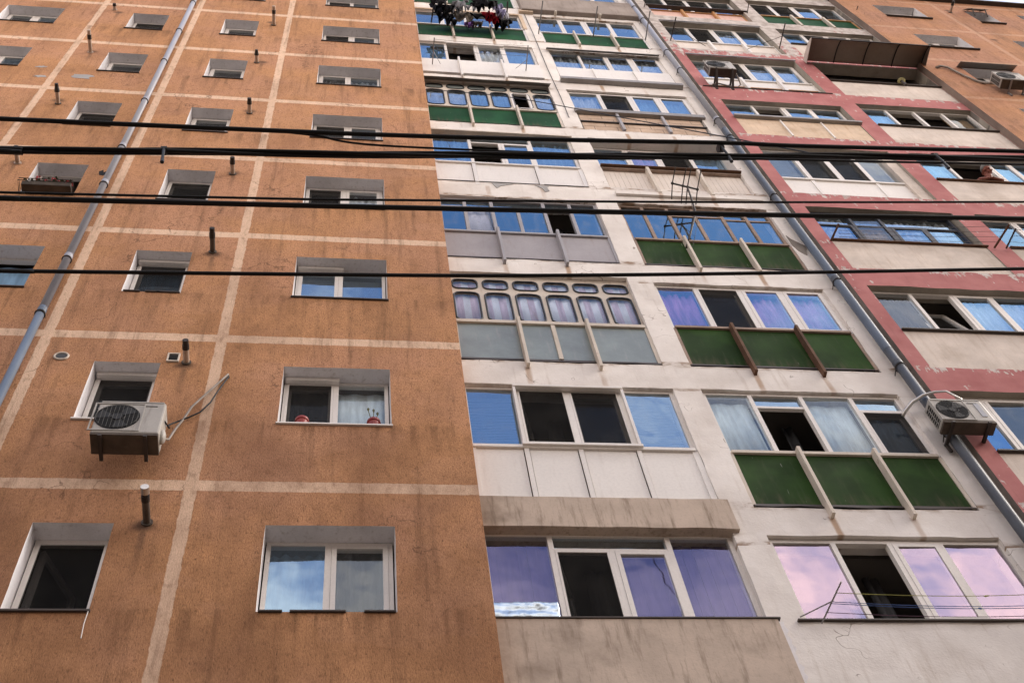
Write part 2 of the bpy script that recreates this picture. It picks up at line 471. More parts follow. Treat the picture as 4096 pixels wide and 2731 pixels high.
M['fan'] = weathered('dark_fan_blade', (0.022, 0.021, 0.02), 0.6, 0.2)
M['black'] = weathered('dark_void', (0.012, 0.012, 0.013), 0.9, 0.2)
M['bracket'] = weathered('dark_steel_bracket', (0.05, 0.04, 0.035), 0.6, 0.2, rust=0.2)
M['galv'] = weathered('grey_steel_rod', (0.26, 0.25, 0.25), 0.5, 0.2, metal=0.4)
M['hose'] = weathered('wrapped_hose', (0.27, 0.235, 0.205), 0.6, 0.2, dirt_amt=0.5, scale=9)
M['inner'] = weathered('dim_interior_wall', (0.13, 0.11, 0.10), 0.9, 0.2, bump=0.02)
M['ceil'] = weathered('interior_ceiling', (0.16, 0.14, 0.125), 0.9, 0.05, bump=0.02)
M['roof'] = weathered('roof_felt', (0.06, 0.06, 0.065), 0.9, 0.2)
M['asphalt'] = weathered('asphalt', (0.10, 0.10, 0.10), 0.9, 0.2, streak=False, scale=1.2)
M['paving'] = weathered('paving', (0.145, 0.12, 0.095), 0.9, 0.2, streak=False, scale=1.5)
M['kerb'] = weathered('kerb_stone', (0.32, 0.31, 0.29), 0.9, 0.2, streak=False)
M['screen'] = screen_mat()
M['glass'] = glass('sky_glass', (0.50, 0.71, 0.92), 0.36)
M['glass_clear'] = glass('clear_glass', (0.80, 0.92, 1.0), 0.08)
M['glass_old'] = glass('old_float_glass', (0.42, 0.74, 1.0), 0.28, grime=0.2)
M['glass_violet'] = glass('pink_cloud_tint_glass', (0.70, 0.56, 0.70), 0.46)  # violet tint stands in for pink clouds mirrored in the panes
M['glass_plum'] = glass('plum_coated_glass', (0.36, 0.37, 0.70), 0.17)
M['glass_dark'] = glass('dark_pane', (0.7, 0.8, 0.9), 0.10)
M['glass_blue'] = glass('blue_coated_glass', (0.30, 0.58, 0.95), 0.28)
CUR = {
    'purple': cloth('violet_vertical_blind', (0.10, 0.075, 0.15)),
    'mauve': cloth('mauve_curtain', (0.60, 0.26, 0.50)),
    'white': cloth('white_net_curtain', (0.62, 0.64, 0.66)),
    'blue': cloth('pale_blue_curtain', (0.20, 0.34, 0.50)),
    'pinkw': cloth('pink_white_curtain', (0.64, 0.50, 0.60), (0.74, 0.74, 0.82)),
    'grey': cloth('grey_drape', (0.085, 0.085, 0.09)),
    'ochre': cloth('ochre_drape', (0.25, 0.16, 0.08)),
    'frost': cloth('frosted_film', (0.66, 0.76, 0.80)),
    'slat': weathered('pale_blind_slat', (0.60, 0.66, 0.74), 0.5, 0.05, dirt_amt=0.1),
    'lace': lace(),
}

# ------------------------------------------------------------------ mesh helpers
def worigin(o):
    v = Vector((0, 0, 0))
    while o is not None:
        v += Vector(o.location)
        o = o.parent
    return v

class MB:
    def __init__(s):
        s.v = []
        s.f = []
    def quad(s, *pts):
        i = len(s.v)
        s.v += [tuple(p) for p in pts]
        s.f.append(tuple(range(i, i + len(pts))))
        return s
    def box(s, x0, x1, y0, y1, z0, z1):
        i = len(s.v)
        s.v += [(x, y, z) for z in (z0, z1) for y in (y0, y1) for x in (x0, x1)]
        for f in ((0, 2, 3, 1), (4, 5, 7, 6), (0, 1, 5, 4), (2, 6, 7, 3), (0, 4, 6, 2), (1, 3, 7, 5)):
            s.f.append(tuple(i + k for k in f))
        return s
    def bar(s, a, b, w, d):
        """square bar between two points"""
        a, b = Vector(a), Vector(b)
        t = (b - a).normalized()
        up = Vector((0, 0, 1)) if abs(t.z) < 0.9 else Vector((0, 1, 0))
        u = t.cross(up).normalized() * w / 2
        v = t.cross(u).normalized() * d / 2
        i = len(s.v)
        for p in (a, b):
            s.v += [tuple(p + u + v), tuple(p - u + v), tuple(p - u - v), tuple(p + u - v)]
        for k in range(4):
            s.f.append((i + k, i + (k + 1) % 4, i + 4 + (k + 1) % 4, i + 4 + k))
        s.f += [(i + 3, i + 2, i + 1, i), (i + 4, i + 5, i + 6, i + 7)]
        return s
    def tube(s, pts, r, n=8, caps=True, closed=False):
        pts = [Vector(p) for p in pts]
        rr = r if isinstance(r, (list, tuple)) else [r] * len(pts)
        base = len(s.v)
        prev = None
        for k, p in enumerate(pts):
            if closed:
                t = pts[(k + 1) % len(pts)] - pts[k - 1]
            else:
                t = pts[min(k + 1, len(pts) - 1)] - pts[max(k - 1, 0)]
            t = t.normalized()
            if prev is None:
                ref = Vector((0, 0, 1)) if abs(t.z) < 0.9 else Vector((0, 1, 0))
                u = t.cross(ref).normalized()
            else:
                u = (prev - t * prev.dot(t)).normalized()
            prev = u
            v = t.cross(u)
            for j in range(n):
                a = 2 * math.pi * j / n
                s.v.append(tuple(p + (u * math.cos(a) + v * math.sin(a)) * rr[k]))
        m = len(pts)
        for k in range(m if closed else m - 1):
            for j in range(n):
                a, b = base + k * n, base + ((k + 1) % m) * n
                s.f.append((a + j, a + (j + 1) % n, b + (j + 1) % n, b + j))
        if caps and not closed:
            s.f.append(tuple(base + j for j in reversed(range(n))))
            s.f.append(tuple(base + (m - 1) * n + j for j in range(n)))
        return s
    def prism(s, poly, axis, a, b):
        """extrude a polygon; axis 'y': poly is (x,z); axis 'x': poly is (y,z)"""
        i = len(s.v)
        n = len(poly)
        for t in (a, b):
            for p in poly:
                s.v.append((p[0], t, p[1]) if axis == 'y' else (t, p[0], p[1]))
        s.f.append(tuple(i + k for k in range(n)))
        s.f.append(tuple(i + n + k for k in reversed(range(n))))
        for k in range(n):
            s.f.append((i + k, i + n + k, i + n + (k + 1) % n, i + (k + 1) % n))
        return s
    def ball(s, c, r, seg=12, rings=8):
        rx, ry, rz = r if isinstance(r, (tuple, list)) else (r, r, r)
        i = len(s.v)
        for a in range(rings + 1):
            th = math.pi * a / rings
            for b in range(seg):
                ph = 2 * math.pi * b / seg
                s.v.append((c[0] + rx * math.sin(th) * math.cos(ph), c[1] + ry * math.sin(th) * math.sin(ph), c[2] + rz * math.cos(th)))
        for a in range(rings):
            for b in range(seg):
                s.f.append((i + a * seg + b, i + (a + 1) * seg + b, i + (a + 1) * seg + (b + 1) % seg, i + a * seg + (b + 1) % seg))
        return s
    def build(s, name, mat, parent=None, smooth=False, bevel=0.0, solid=0.0, weld=False):
        o0 = worigin(parent)
        me = bpy.data.meshes.new(name)
        me.from_pydata([(x - o0.x, y - o0.y, z - o0.z) for x, y, z in s.v], [], s.f)
        bm = bmesh.new()
        bm.from_mesh(me)
        if weld:
            bmesh.ops.remove_doubles(bm, verts=bm.verts, dist=0.0005)
        bmesh.ops.recalc_face_normals(bm, faces=bm.faces)
        bm.to_mesh(me)
        bm.free()
        if smooth:
            for p in me.polygons:
                p.use_smooth = True
        me.materials.append(mat)
        o = bpy.data.objects.new(name, me)
        C.objects.link(o)
        if parent is not None:
            o.parent = parent
        if bevel:
            b = o.modifiers.new('bevel', 'BEVEL')
            b.width = bevel
            b.segments = 2
            b.limit_method = 'ANGLE'
        if solid:
            k = o.modifiers.new('solid', 'SOLIDIFY')
            k.thickness = solid
        return o

def tag(o, label, cat, group=None):
    o['label'] = label
    o['category'] = cat
    if group:
        o['group'] = group
    return o

def thing(name, loc, label, cat, group=None):
    o = bpy.data.objects.new(name, None)
    o.empty_display_size = 0.1
    C.objects.link(o)
    o.location = loc
    return tag(o, label, cat, group)

def wobble(x, z, amp, seed=0.0):
    a = mnoise.noise(Vector((x * 3.1 + seed, 1.7, z * 3.1)))
    b = mnoise.noise(Vector((x * 3.1, 7.7 + seed, z * 3.1)))
    c = mnoise.noise(Vector((x * 11 + seed, 3.3, z * 11)))
    d = mnoise.noise(Vector((x * 11, 9.1 + seed, z * 11)))
    return (a + 0.6 * c) * amp, (b + 0.6 * d) * amp

def wall_skin(x0, x1, z0, z1, y, holes, depth, step=0.16, amp=0.006):
    """front face with rectangular openings and their reveals; edges slightly uneven"""
    def cuts(a, b, marks):
        xs = sorted({round(q, 4) for q in [a, b] + [m for m in marks if a < m < b]})
        out = [xs[0]]
        for p, q in zip(xs, xs[1:]):
            n = max(1, int(math.ceil((q - p) / step)))
            out += [round(p + (q - p) * k / n, 5) for k in range(1, n + 1)]
        return out
    xs = cuts(x0, x1, [h[0] for h in holes] + [h[1] for h in holes])
    zs = cuts(z0, z1, [h[2] for h in holes] + [h[3] for h in holes])
    m = MB()
    rv = MB()
    ids = {}
    def V(i, j):
        if (i, j) not in ids:
            x, z = xs[i], zs[j]
            dx, dz = wobble(x, z, amp) if (x0 < x < x1 and z0 < z < z1) else (0, 0)
            ids[(i, j)] = len(m.v)
            m.v.append((x + dx, y + dx * 0.5, z + dz))
        return ids[(i, j)]
    def inside(i, j):
        cx, cz = (xs[i] + xs[i + 1]) / 2, (zs[j] + zs[j + 1]) / 2
        return any(h[0] < cx < h[1] and h[2] < cz < h[3] for h in holes)
    solid = [[not inside(i, j) for j in range(len(zs) - 1)] for i in range(len(xs) - 1)]
    for i in range(len(xs) - 1):
        for j in range(len(zs) - 1):
            if solid[i][j]:
                m.f.append((V(i, j), V(i + 1, j), V(i + 1, j + 1), V(i, j + 1)))
            else:
                for (di, dj, a, b) in ((-1, 0, (i, j), (i, j + 1)), (1, 0, (i + 1, j), (i + 1, j + 1)), (0, -1, (i, j), (i + 1, j)), (0, 1, (i, j + 1), (i + 1, j + 1))):
                    ni, nj = i + di, j + dj
                    if 0 <= ni < len(xs) - 1 and 0 <= nj < len(zs) - 1 and solid[ni][nj]:
                        p, q = m.v[V(*a)], m.v[V(*b)]
                        rv.quad(p, q, (q[0], y + depth, q[2]), (p[0], y + depth, p[2]))
    return m, rv

GROUND = -8.25
H = 2.75
TOP = 25.1

def building(name, x0, x1, y, label, wallmat, holes, depth, reveal_mat=None, amp=0.006, step=0.16, left_return=None, right_return=None, zlow=-8.25):
    b = thing(name, ((x0 + x1) / 2, y, GROUND), label, 'apartment block')
    m, rv = wall_skin(x0, x1, zlow, TOP, y, holes, depth, step, amp)
    m.build('facade_wall', wallmat, b)
    rv.build('opening_reveals', reveal_mat or wallmat, b)
    s = MB()
    s.quad((x0, 9, GROUND), (x1, 9, GROUND), (x1, 9, TOP), (x0, 9, TOP))
    s.quad((x0 + .01, y + .01, GROUND), (x0 + .01, 9, GROUND), (x0 + .01, 9, TOP), (x0 + .01, y + .01, TOP))
    s.quad((x1 - .01, y + .01, GROUND), (x1 - .01, 9, GROUND), (x1 - .01, 9, TOP), (x1 - .01, y + .01, TOP))
    s.build('rear_and_party_walls', M['concrete'], b)
    r = MB().box(x0, x1, y + .01, 9, TOP - .25, TOP - .01)
    r.build('roof', M['roof'], b)
    cp = MB().box(x0, x1, y - 0.12, y + 0.3, TOP, TOP + 0.09)
    cp.build('roof_coping', M['dark_sheet'], b)
    fl = MB()
    iw = MB()
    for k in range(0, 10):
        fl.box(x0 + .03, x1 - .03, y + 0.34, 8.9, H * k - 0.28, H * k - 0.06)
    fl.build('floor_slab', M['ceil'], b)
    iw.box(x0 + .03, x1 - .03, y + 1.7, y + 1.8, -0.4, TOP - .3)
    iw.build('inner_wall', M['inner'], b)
    return b

# ------------------------------------------------------------------ glazing
def curtain(parent, xa, xb, za, zb, y, code):
    kind, colr = code[0], code[1:]
    m = MB()
    if kind == 'v':                              # gathered folds
        n = max(8, int((xb - xa) / 0.018))
        ph = random.random() * 6
        prev = None
        pts = []
        for k in range(n + 1):
            x = xa + (xb - xa) * k / n
            d = 0.018 * math.sin(x * 62 + ph) + 0.012 * math.sin(x * 23 + ph * 2)
            pts.append((x, y + d))
        for (p, q) in zip(pts, pts[1:]):
            m.quad((p[0], p[1], za), (q[0], q[1], za), (q[0], q[1] , zb), (p[0], p[1], zb))
        return m.build('curtain', CUR[colr], parent, smooth=True, solid=0.004, weld=True)
    if kind == 's':                              # vertical strip blind
        n = max(2, int(round((xb - xa) / 0.105)))
        wd = (xb - xa) / n
        for k in range(n):
            t = random.uniform(-.012, .012)
            x = xa + wd * k
            m.prism([(x + .003, y + t), (x + wd * 1.03, y - t + .006), (x + wd * 1.03, y - t + .009), (x + .003, y + t + .003)], 'y', 0, 1)
        m.v = [(p[0], p[2], za if p[1] == 0 else zb) for p in m.v]
        return m.build('vertical_blind', CUR[colr], parent)
    if kind == 'b':                              # venetian slats
        z = zb - 0.02
        while z > za + 0.01:
            sag = random.uniform(-.002, .002)
            m.quad((xa + .01, y, z), (xb - .01, y, z + sag), (xb - .01, y + 0.024, z + 0.016 + sag), (xa + .01, y + 0.024, z + 0.016))
            z -= 0.030
        return m.build('slat_blind', CUR['slat'], parent, solid=0.0015)
    if kind == 'p':                              # plain hung sheet
        n = 10
        pts = [(xa + (xb - xa) * k / n, y + 0.008 * math.sin(k * 1.3)) for k in range(n + 1)]
        for (p, q) in zip(pts, pts[1:]):
            m.quad((p[0], p[1], za), (q[0], q[1], za), (q[0], q[1], zb), (p[0], p[1], zb))
        return m.build('curtain', CUR[colr], parent, smooth=True, solid=0.004, weld=True)

def frame_rect(m, xa, xb, za, zb, y0, y1, t):
    m.box(xa, xa + t, y0, y1, za, zb)
    m.box(xb - t, xb, y0, y1, za, zb)
    m.box(xa + t, xb - t, y0, y1, zb - t, zb)
    m.box(xa + t, xb - t, y0, y1, za, za + t)

def glazing(b, x0, x1, z0, z1, y, cols, fm, tops=(), name='balcony_glazing', gm='glass', t=0.045, mul=0.05, depth=0.06):
    """one window: an outer frame mesh with sashes, panes, screens and curtains as its pieces"""
    m = MB()
    frame_rect(m, x0, x1, z0, z1, y, y + depth, t)
    edges = [c[0] for c in cols[1:]]
    for e in edges:
        full = not any(a < e - .01 and e + .01 < bb for a, bb, z in tops)
        zt = z1 - t if full else [z for a, bb, z in tops if a < e < bb][0] - .02
        m.box(e - mul / 2, e + mul / 2, y - 0.004, y + depth - .004, z0 + t, zt)
    for a, bb, z in tops:
        m.box(max(a + mul / 2, x0 + t), min(bb - mul / 2, x1 - t), y + .003, y + depth - .008, z - .02, z + .02)
    w_ = m.build(name, fm, b)
    def pane(xa, xb, za, zb, yy, mat):
        q = MB().box(xa, xb, yy, yy + .008, za, zb)
        ty, tx = random.uniform(-.006, .006), random.uniform(-.006, .006)
        q.v = [(p[0], p[1] + ty * (p[2] - za) / (zb - za) + tx * (p[0] - xa) / (xb - xa), p[2]) for p in q.v]
        q.build('pane', mat, w_)
    for a, bb, z in tops:
        pane(max(a + mul / 2, x0 + t), min(bb - mul / 2, x1 - t), z + .02, z1 - t, y + .03, M[gm])
    for k, c in enumerate(cols):
        xa, typ, cur = c[0], c[1], c[2] if len(c) > 2 else ''
        g2 = M[c[3]] if len(c) > 3 else M[gm]
        xb = cols[k + 1][0] if k + 1 < len(cols) else x1
        la = xa + (mul / 2 if k else t)
        lb = xb - (mul / 2 if k + 1 < len(cols) else t)
        za, zb = z0 + t, z1 - t
        for a, bb, z in tops:
            if a - .01 <= xa and xb <= bb + .01:
                zb = z - .02
        if typ == 'f':
            pane(la, lb, za, zb, y + .018, g2)
        elif typ == 's':
            s = MB()
            frame_rect(s, la + .002, lb - .002, za + .002, zb - .002, y - .008, y + .045, 0.045)
            s.build('sash', fm, w_)
            pane(la + .047, lb - .047, za + .047, zb - .047, y + .010, g2)
        elif typ == 'm':
            s = MB()
            frame_rect(s, la + .002, lb - .002, za + .002, zb - .002, y - .006, y + .02, 0.022)
            s.build('screen_frame', fm, w_)
            MB().box(la + .024, lb - .024, y + .004, y + .006, za + .024, zb - .024).build('insect_screen', M['screen'], w_)
            s = MB()
            frame_rect(s, la + .002, lb - .002, za + .002, zb - .002, y + .05, y + .085, 0.05)
            s.build('sash', fm, w_)
            pane(la + .052, lb - .052, za + .052, zb - .052, y + .06, M['glass_dark'])
        if typ == 'q':
            s = MB()
            frame_rect(s, la + .002, lb - .002, za + .002, zb - .002, y - .006, y + .02, 0.022)
            s.build('screen_frame', fm, w_)
            MB().box(la + .024, lb - .024, y + .004, y + .006, za + .024, zb - .024).build('insect_screen', M['screen'], w_)
        if typ in 'onq':                       # open: sash swung into the room ('n' = nothing left in it)
            if typ in 'oq':
                L = lb - la
                ang = R(68)
                s = MB()
                frame_rect(s, 0, L, za + .004, zb - .004, -.022, .022, 0.05)
                g_ = MB().box(.05, L - .05, -.004, .004, za + .054, zb - .054)
                for mm, nm, mt in ((s, 'open_sash', fm), (g_, 'pane', M['glass_dark'])):
                    mm.v = [(la + .03 + p[0] * math.cos(ang) - p[1] * math.sin(ang), y + .09 + p[0] * math.sin(ang) + p[1] * math.cos(ang), p[2]) for p in mm.v]
                    mm.build(nm, mt, w_)
        if typ == 't':                        # tilted inwards about its lower edge
            ang = R(13)
            s = MB()
            frame_rect(s, la + .004, lb - .004, 0, zb - za - .004, -.022, .022, 0.05)
            g_ = MB().box(la + .05, lb - .05, -.004, .004, .05, zb - za - .054)
            for mm, nm, mt in ((s, 'tilted_sash', fm), (g_, 'pane', M['glass_dark'])):
                mm.v = [(p[0], y + .035 + p[2] * math.sin(ang) + p[1] * math.cos(ang), za + .004 + p[2] * math.cos(ang) - p[1] * math.sin(ang)) for p in mm.v]
                mm.build(nm, mt, w_)
        if typ in 'noq' and not cur and name == 'balcony_glazing':
            f_ = random.choice((.22, .3, .4))
            curtain(w_, lb - (lb - la) * f_, lb + .02, za, z1 - t - .02, y + .42, 'v' + random.choice(('grey', 'grey', 'ochre')))
        if cur:
            curtain(w_, la, lb, za, z1 - t - random.uniform(0.0, 0.05), y + .10, cur)
    return w_

def rrect(cx, cz, hw, hh, r, n=40, extra=()):
    """boundary points of a rounded rectangle along rays from its centre"""
    angs = sorted({round(2 * math.pi * k / n, 6) for k in range(n)} | {round(a % (2 * math.pi), 6) for a in extra})
    out = []
    for a in angs:
        dx, dz = math.cos(a), math.sin(a)
        lo, hi = 0.0, hw + hh
        for _ in range(30):
            q = (lo + hi) / 2
            ax, azz = abs(dx * q) - (hw - r), abs(dz * q) - (hh - r)
            d = math.hypot(max(ax, 0), max(azz, 0)) + min(max(ax, azz), 0) - r
            if d < 0:
                lo = q
            else:
                hi = q
        out.append((cx + dx * lo, cz + dz * lo))
    return angs, out

def bus_glazing(b, y, cells, fm, gm, specials=()):
    """pressed-steel front with round-cornered windows in black rubber; cells: (x0,x1,z0,z1, wx0,wx1,wz0,wz1, r, curtain)"""
    m = MB()
    rings = []
    for (x0, x1, z0, z1, a, c, d, e, r, cur) in cells:
        cx, cz, hw, hh = (a + c) / 2, (d + e) / 2, (c - a) / 2, (e - d) / 2
        corners = [math.atan2(zz - cz, xx - cx) for xx in (x0, x1) for zz in (z0, z1)]
        angs, inner = rrect(cx, cz, hw, hh, r, 40, corners)
        outer = []
        for t in angs:
            dx, dz = math.cos(t), math.sin(t)
            k = min(((x1 - cx) / dx if dx > 1e-9 else (x0 - cx) / dx if dx < -1e-9 else 1e9),
                    ((z1 - cz) / dz if dz > 1e-9 else (z0 - cz) / dz if dz < -1e-9 else 1e9))
            outer.append((cx + dx * k, cz + dz * k))
        n = len(angs)
        for i in range(n):
            j = (i + 1) % n
            m.quad((outer[i][0], y, outer[i][1]), (outer[j][0], y, outer[j][1]), (inner[j][0], y, inner[j][1]), (inner[i][0], y, inner[i][1]))
            m.quad((inner[i][0], y, inner[i][1]), (inner[j][0], y, inner[j][1]), (inner[j][0], y + .03, inner[j][1]), (inner[i][0], y + .03, inner[i][1]))
        rings.append((inner, cur, (a, c, d, e)))
    w_ = m.build('balcony_glazing', fm, b)
    for inner, cur, (a, c, d, e) in rings:
        MB().tube([(p[0], y - .002, p[1]) for p in inner], 0.0135, 6, closed=True).build('gasket', M['rubber'], w_, smooth=True)
        if cur == 'frosted':
            MB().prism(inner, 'y', y + .008, y + .014).build('frosted_pane', M['frost'], w_)
        elif cur != 'open':
            MB().prism(inner, 'y', y + .008, y + .014).build('pane', M[gm], w_)
        if cur and cur not in ('open', 'frosted'):
            curtain(w_, a - .02, c + .02, d - .02, e + .02, y + .05, cur)
    return w_

def posts(w_, xs, z0, z1, y0, y1, mat, wd=0.038):
    for x in xs:
        MB().box(x - wd / 2, x + wd / 2, y0, y1, z0, z1).build('post', mat, w_, bevel=.004)

def panels(w_, xs, z0, z1, y, mat, name='infill_panel', fm=None, rail=0.05, gap=0.012):
    """panels between successive xs"""
    for a, c in zip(xs, xs[1:]):
        MB().box(a + gap, c - gap, y, y + .012, z0, z1).build(name, mat, w_)
    if fm is not None:
        MB().box(xs[0], xs[-1], y - .03, y + .04, z1, z1 + rail).build('sill_rail', fm, w_, bevel=.004)
        for a, c in ((xs[0] - .03, xs[0] + gap), (xs[-1] - gap, xs[-1] + .03)):
            MB().box(a, c, y - .012, y + .03, z0 - .02, z1).build('side_rail', fm, w_)
    d = MB()  # ragged dark strip painted in as the shadow gap under the panels
    x, pz = xs[0] - .01, z0 - .06
    while x < xs[-1]:
        xe = min(xs[-1] + .01, x + random.uniform(.12, .4))
        nz = z0 - random.uniform(.05, .085)
        d.quad((x, y - .028, pz), (xe, y - .028, nz), (xe, y - .006, z0 + .004), (x, y - .006, z0 + .004))
        x, pz = xe, nz
    d.build('gap_shade_strip', M['dark_sheet'], w_, solid=.004, weld=True)

def ragged_patch(b, pts, y, mat, name='bare_patch'):
    """a spot where the render has fallen away, as a thin raised-edge layer"""
    MB().prism(pts, 'y', y - .003, y + .004).build(name, mat, b)

# ================================================================== ground
def ground(name, bm_box, mat, kind='structure'):
    m = MB()
    m.box(*bm_box)
    o = m.build(name, mat)
    o['kind'] = kind
    return o
ground('ground', (-900, 900, -900, 900, GROUND - .6, GROUND - .14), M['asphalt'])
ground('road', (-300, 300, -24.0, -14.2, GROUND - .135, GROUND - .13), M['asphalt'])
ground('pavement', (-300, 300, -14.0, 9.5, GROUND - .14, GROUND), M['paving'])
ground('kerb', (-300, 300, -14.2, -14.0, GROUND - .14, GROUND), M['kerb'])

# ================================================================== unseen block added behind the camera to cut sky light on the lower floors
opp = thing('sky_blocking_block', (0, -30, GROUND), 'added unseen apartment block behind the viewer, cutting sky light on the lower floors', 'apartment block')
oh = [(x, x + 1.5, z, z + 1.4) for x in range(-58, 58, 8) for z in (-7, -3.9, -.8, 2.3, 5.4, 8.5, 11.6)]
m, rv = wall_skin(-60, 60, GROUND, 15.0, -30, oh, -.25, 4.0, 0)
m.build('facade_wall', M['greycon'], opp)
rv.build('opening_reveals', M['reveal'], opp)
MB().box(-60, 60, -42, -30.6, GROUND, 14.9).build('rear_walls', M['concrete'], opp)
MB().box(-60.2, 60.2, -42, -29.8, 15.0, 15.3).build('roof', M['roof'], opp)
for q, hh in enumerate(oh):
    if q == 0:
        wm = MB().box(hh[0], hh[1], -30.3, -30.2, hh[2], hh[3])
        w0_ = wm.build('window', M['glass_dark'], opp)
    elif q < 100:
        c_ = w0_.copy()
        C.objects.link(c_)
        c_.parent = opp
        c_.location = (hh[0] - oh[0][0], 0, hh[2] - oh[0][2])

# ================================================================== orange block, left
LW3, LW2, LW1, LW0 = (-1.935, -0.80), (-3.90, -3.225), (-5.695, -5.0), (-8.1, -7.02)
holes = []
wins = []
for k in range(9):
    za, zb = H * k + 1.06, H * k + 2.18
    for nm, (a, c) in (('W3', LW3), ('W2', LW2), ('W1', LW1), ('W0', LW0)):
        holes.append((a, c, za, zb))
        wins.append((nm, k, a, c, za, zb))
left = building('orange_apartment_block', -13.0, 0.0, 0.0, 'left orange apartment block with painted cream grid and deep set windows',
                M['orange'], holes, 0.215, M['reveal'], amp=0.004)
MB().quad((0, 0, GROUND), (0, .6, GROUND), (0, .6, TOP), (0, 0, TOP)).build('side_return', M['orange'], left)
win_style = {
    ('W3', 0): [(-1.935, 'f', 'vblue', 'glass'), (-1.38, 's', 'vgrey', 'glass_clear')],
    ('W3', 1): [(-1.935, 'm', 'vgrey'), (-1.37, 'f', 'pfrost', 'glass_clear')],
    ('W3', 2): [(-1.935, 's', 'bslat', 'glass'), (-1.37, 'f', 'bslat', 'glass')],
    ('W3', 3): [(-1.935, 'm', 'vgrey'), (-1.37, 's', 'vwhite', 'glass_clear')],
    ('W2', 0): [(-3.90, 'q', '')], ('W2', 1): [(-3.90, 'm', '')], ('W2', 2): [(-3.90, 'm', 'pblue')],
    ('W1', 3): [(-5.695, 'n', '')], ('W1', 2): [(-5.695, 't', 'pblue')],
}
for nm, k, a, c, za, zb in wins:
    cols = win_style.get((nm, k))
    if cols is None:
        r_ = random.random()
        if nm in ('W3', 'W0'):
            mid = (a + c) / 2
            cols = [(a, random.choice('ms'), random.choice(['', 'vgrey', 'vwhite']), 'glass_clear'), (mid, random.choice('fs'), random.choice(['vwhite', 'vgrey', '']), 'glass')]
        else:
            cols = [(a, random.choice('mms'), '', 'glass_clear')]
    wf = glazing(left, a + .012, c - .012, za + .012, zb - .004, 0.188, cols, M['pvc'], name='window', t=0.04, mul=0.055)
    sl = MB()
    if (nm, k) in (('W2', 2), ('W3', 0)):         # bent, partly missing flashing
        for xa, xb in ((a + .02, a + .21), (a + .27, a + .43 if c - a < 1 else a + .72), (c - .27, c - .01)):
            sl.box(xa, xb, -.02, .188, za - .012, za + .004)
    else:
        sl.box(a - .015, c + .012, -.022, .188, za - .014, za + .006)
    sl.build('window_sill', M['pvc'] if (nm, k) in (('W3', 1), ('W2', 1)) else M['dark_sheet'], wf)
    if (nm, k) in (('W3', 1), ('W3', 2), ('W2', 2), ('W2', 1)):
        xb = a + .60 if nm == 'W3' else c - .02
        MB().box(a + .02, xb, .12, .183, zb - .065, zb - .006).build('roller_box', M['pvc'], wf, bevel=.01)

for cx, cz, s in ((-6.62, 14.84, .09), (-6.53, 14.32, .10), (-5.87, 14.42, .19)):
    pts = []
    for q in range(14):
        t = 2 * math.pi * q / 14
        rr = s * random.uniform(.4, 1.1)
        pts.append((cx + rr * 1.25 * math.cos(t), cz + rr * .75 * math.sin(t)))
    ragged_patch(left, pts, 0, M['bare'])
ragged_patch(left, [(-4.80, 10.08), (-4.74, 10.05), (-4.70, 10.13), (-4.71, 10.25), (-4.75, 10.17), (-4.77, 10.27), (-4.82, 10.2)], 0, M['black'], 'plaster_hole')

# vents in the wall
v = thing('round_vent', (-4.25, 0, 5.0), 'round wall vent in orange render beside the pale downpipe', 'vent')
m = MB().tube([(-4.25 + .07 * math.cos(t * math.pi / 12), -.008, 5.0 + .07 * math.sin(t * math.pi / 12)) for t in range(24)], .012, 6, closed=True)
m.build('rim', M['cream_paint'], v, smooth=True)
MB().tube([(-4.25, -.012, 5.0), (-4.25, -.002, 5.0)], .064, 20).build('dark_mesh', M['grille'], v)
v = thing('square_vent', (-3.10, 0, 5.035), 'square wall vent with cream rim beside a short flue pipe', 'vent')
m = MB()
frame_rect(m, -3.17, -3.04, 4.95, 5.12, -.02, .01, .016)
m.build('rim', M['cream_paint'], v)
m = MB().box(-3.154, -3.056, -.006, .002, 4.966, 5.104)
for q in range(5):
    m.box(-3.154, -3.056, -.014, -.006, 4.975 + q * .026, 4.981 + q * .026)
m.build('dark_mesh', M['grille'], v)

# ================================================================== orange block, right
RW1, RW2, RW3 = (11.955, 13.11), (14.5, 15.1), (15.95, 16.6)
holes = []
rw = []
for k in range(9):
    za, zb = H * k + 1.06, H * k + 2.18
    for nm, (a, c) in (('W1', RW1), ('W2', RW2), ('W3', RW3), ('W4', (17.6, 18.7))):
        holes.append((a, c, za, zb))
        rw.append((nm, k, a, c, za, zb))
right = building('orange_apartment_block', 11.04, 22.0, 0.0, 'orange rendered apartment block with faint grid lines, right part of the terrace under the sky',
                 M['orange_far'], holes, 0.215, M['reveal'], amp=0.004)
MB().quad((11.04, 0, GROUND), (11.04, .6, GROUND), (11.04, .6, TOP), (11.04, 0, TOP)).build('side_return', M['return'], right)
for nm, k, a, c, za, zb in rw:
    if nm in ('W1', 'W4'):
        cols = [(a, random.choice('ms'), '', 'glass_clear'), ((a + c) / 2, 's', '', 'glass')]
    else:
        cols = [(a, 'm', '')]
    wf = glazing(right, a + .012, c - .012, za + .012, zb - .004, 0.188, cols, M['pvc'], name='window', t=0.04, mul=0.055)
    MB().box(a - .03, c + .03, -.05, .188, za - .022, za + .006).build('window_sill', M['dark_sheet'], wf)

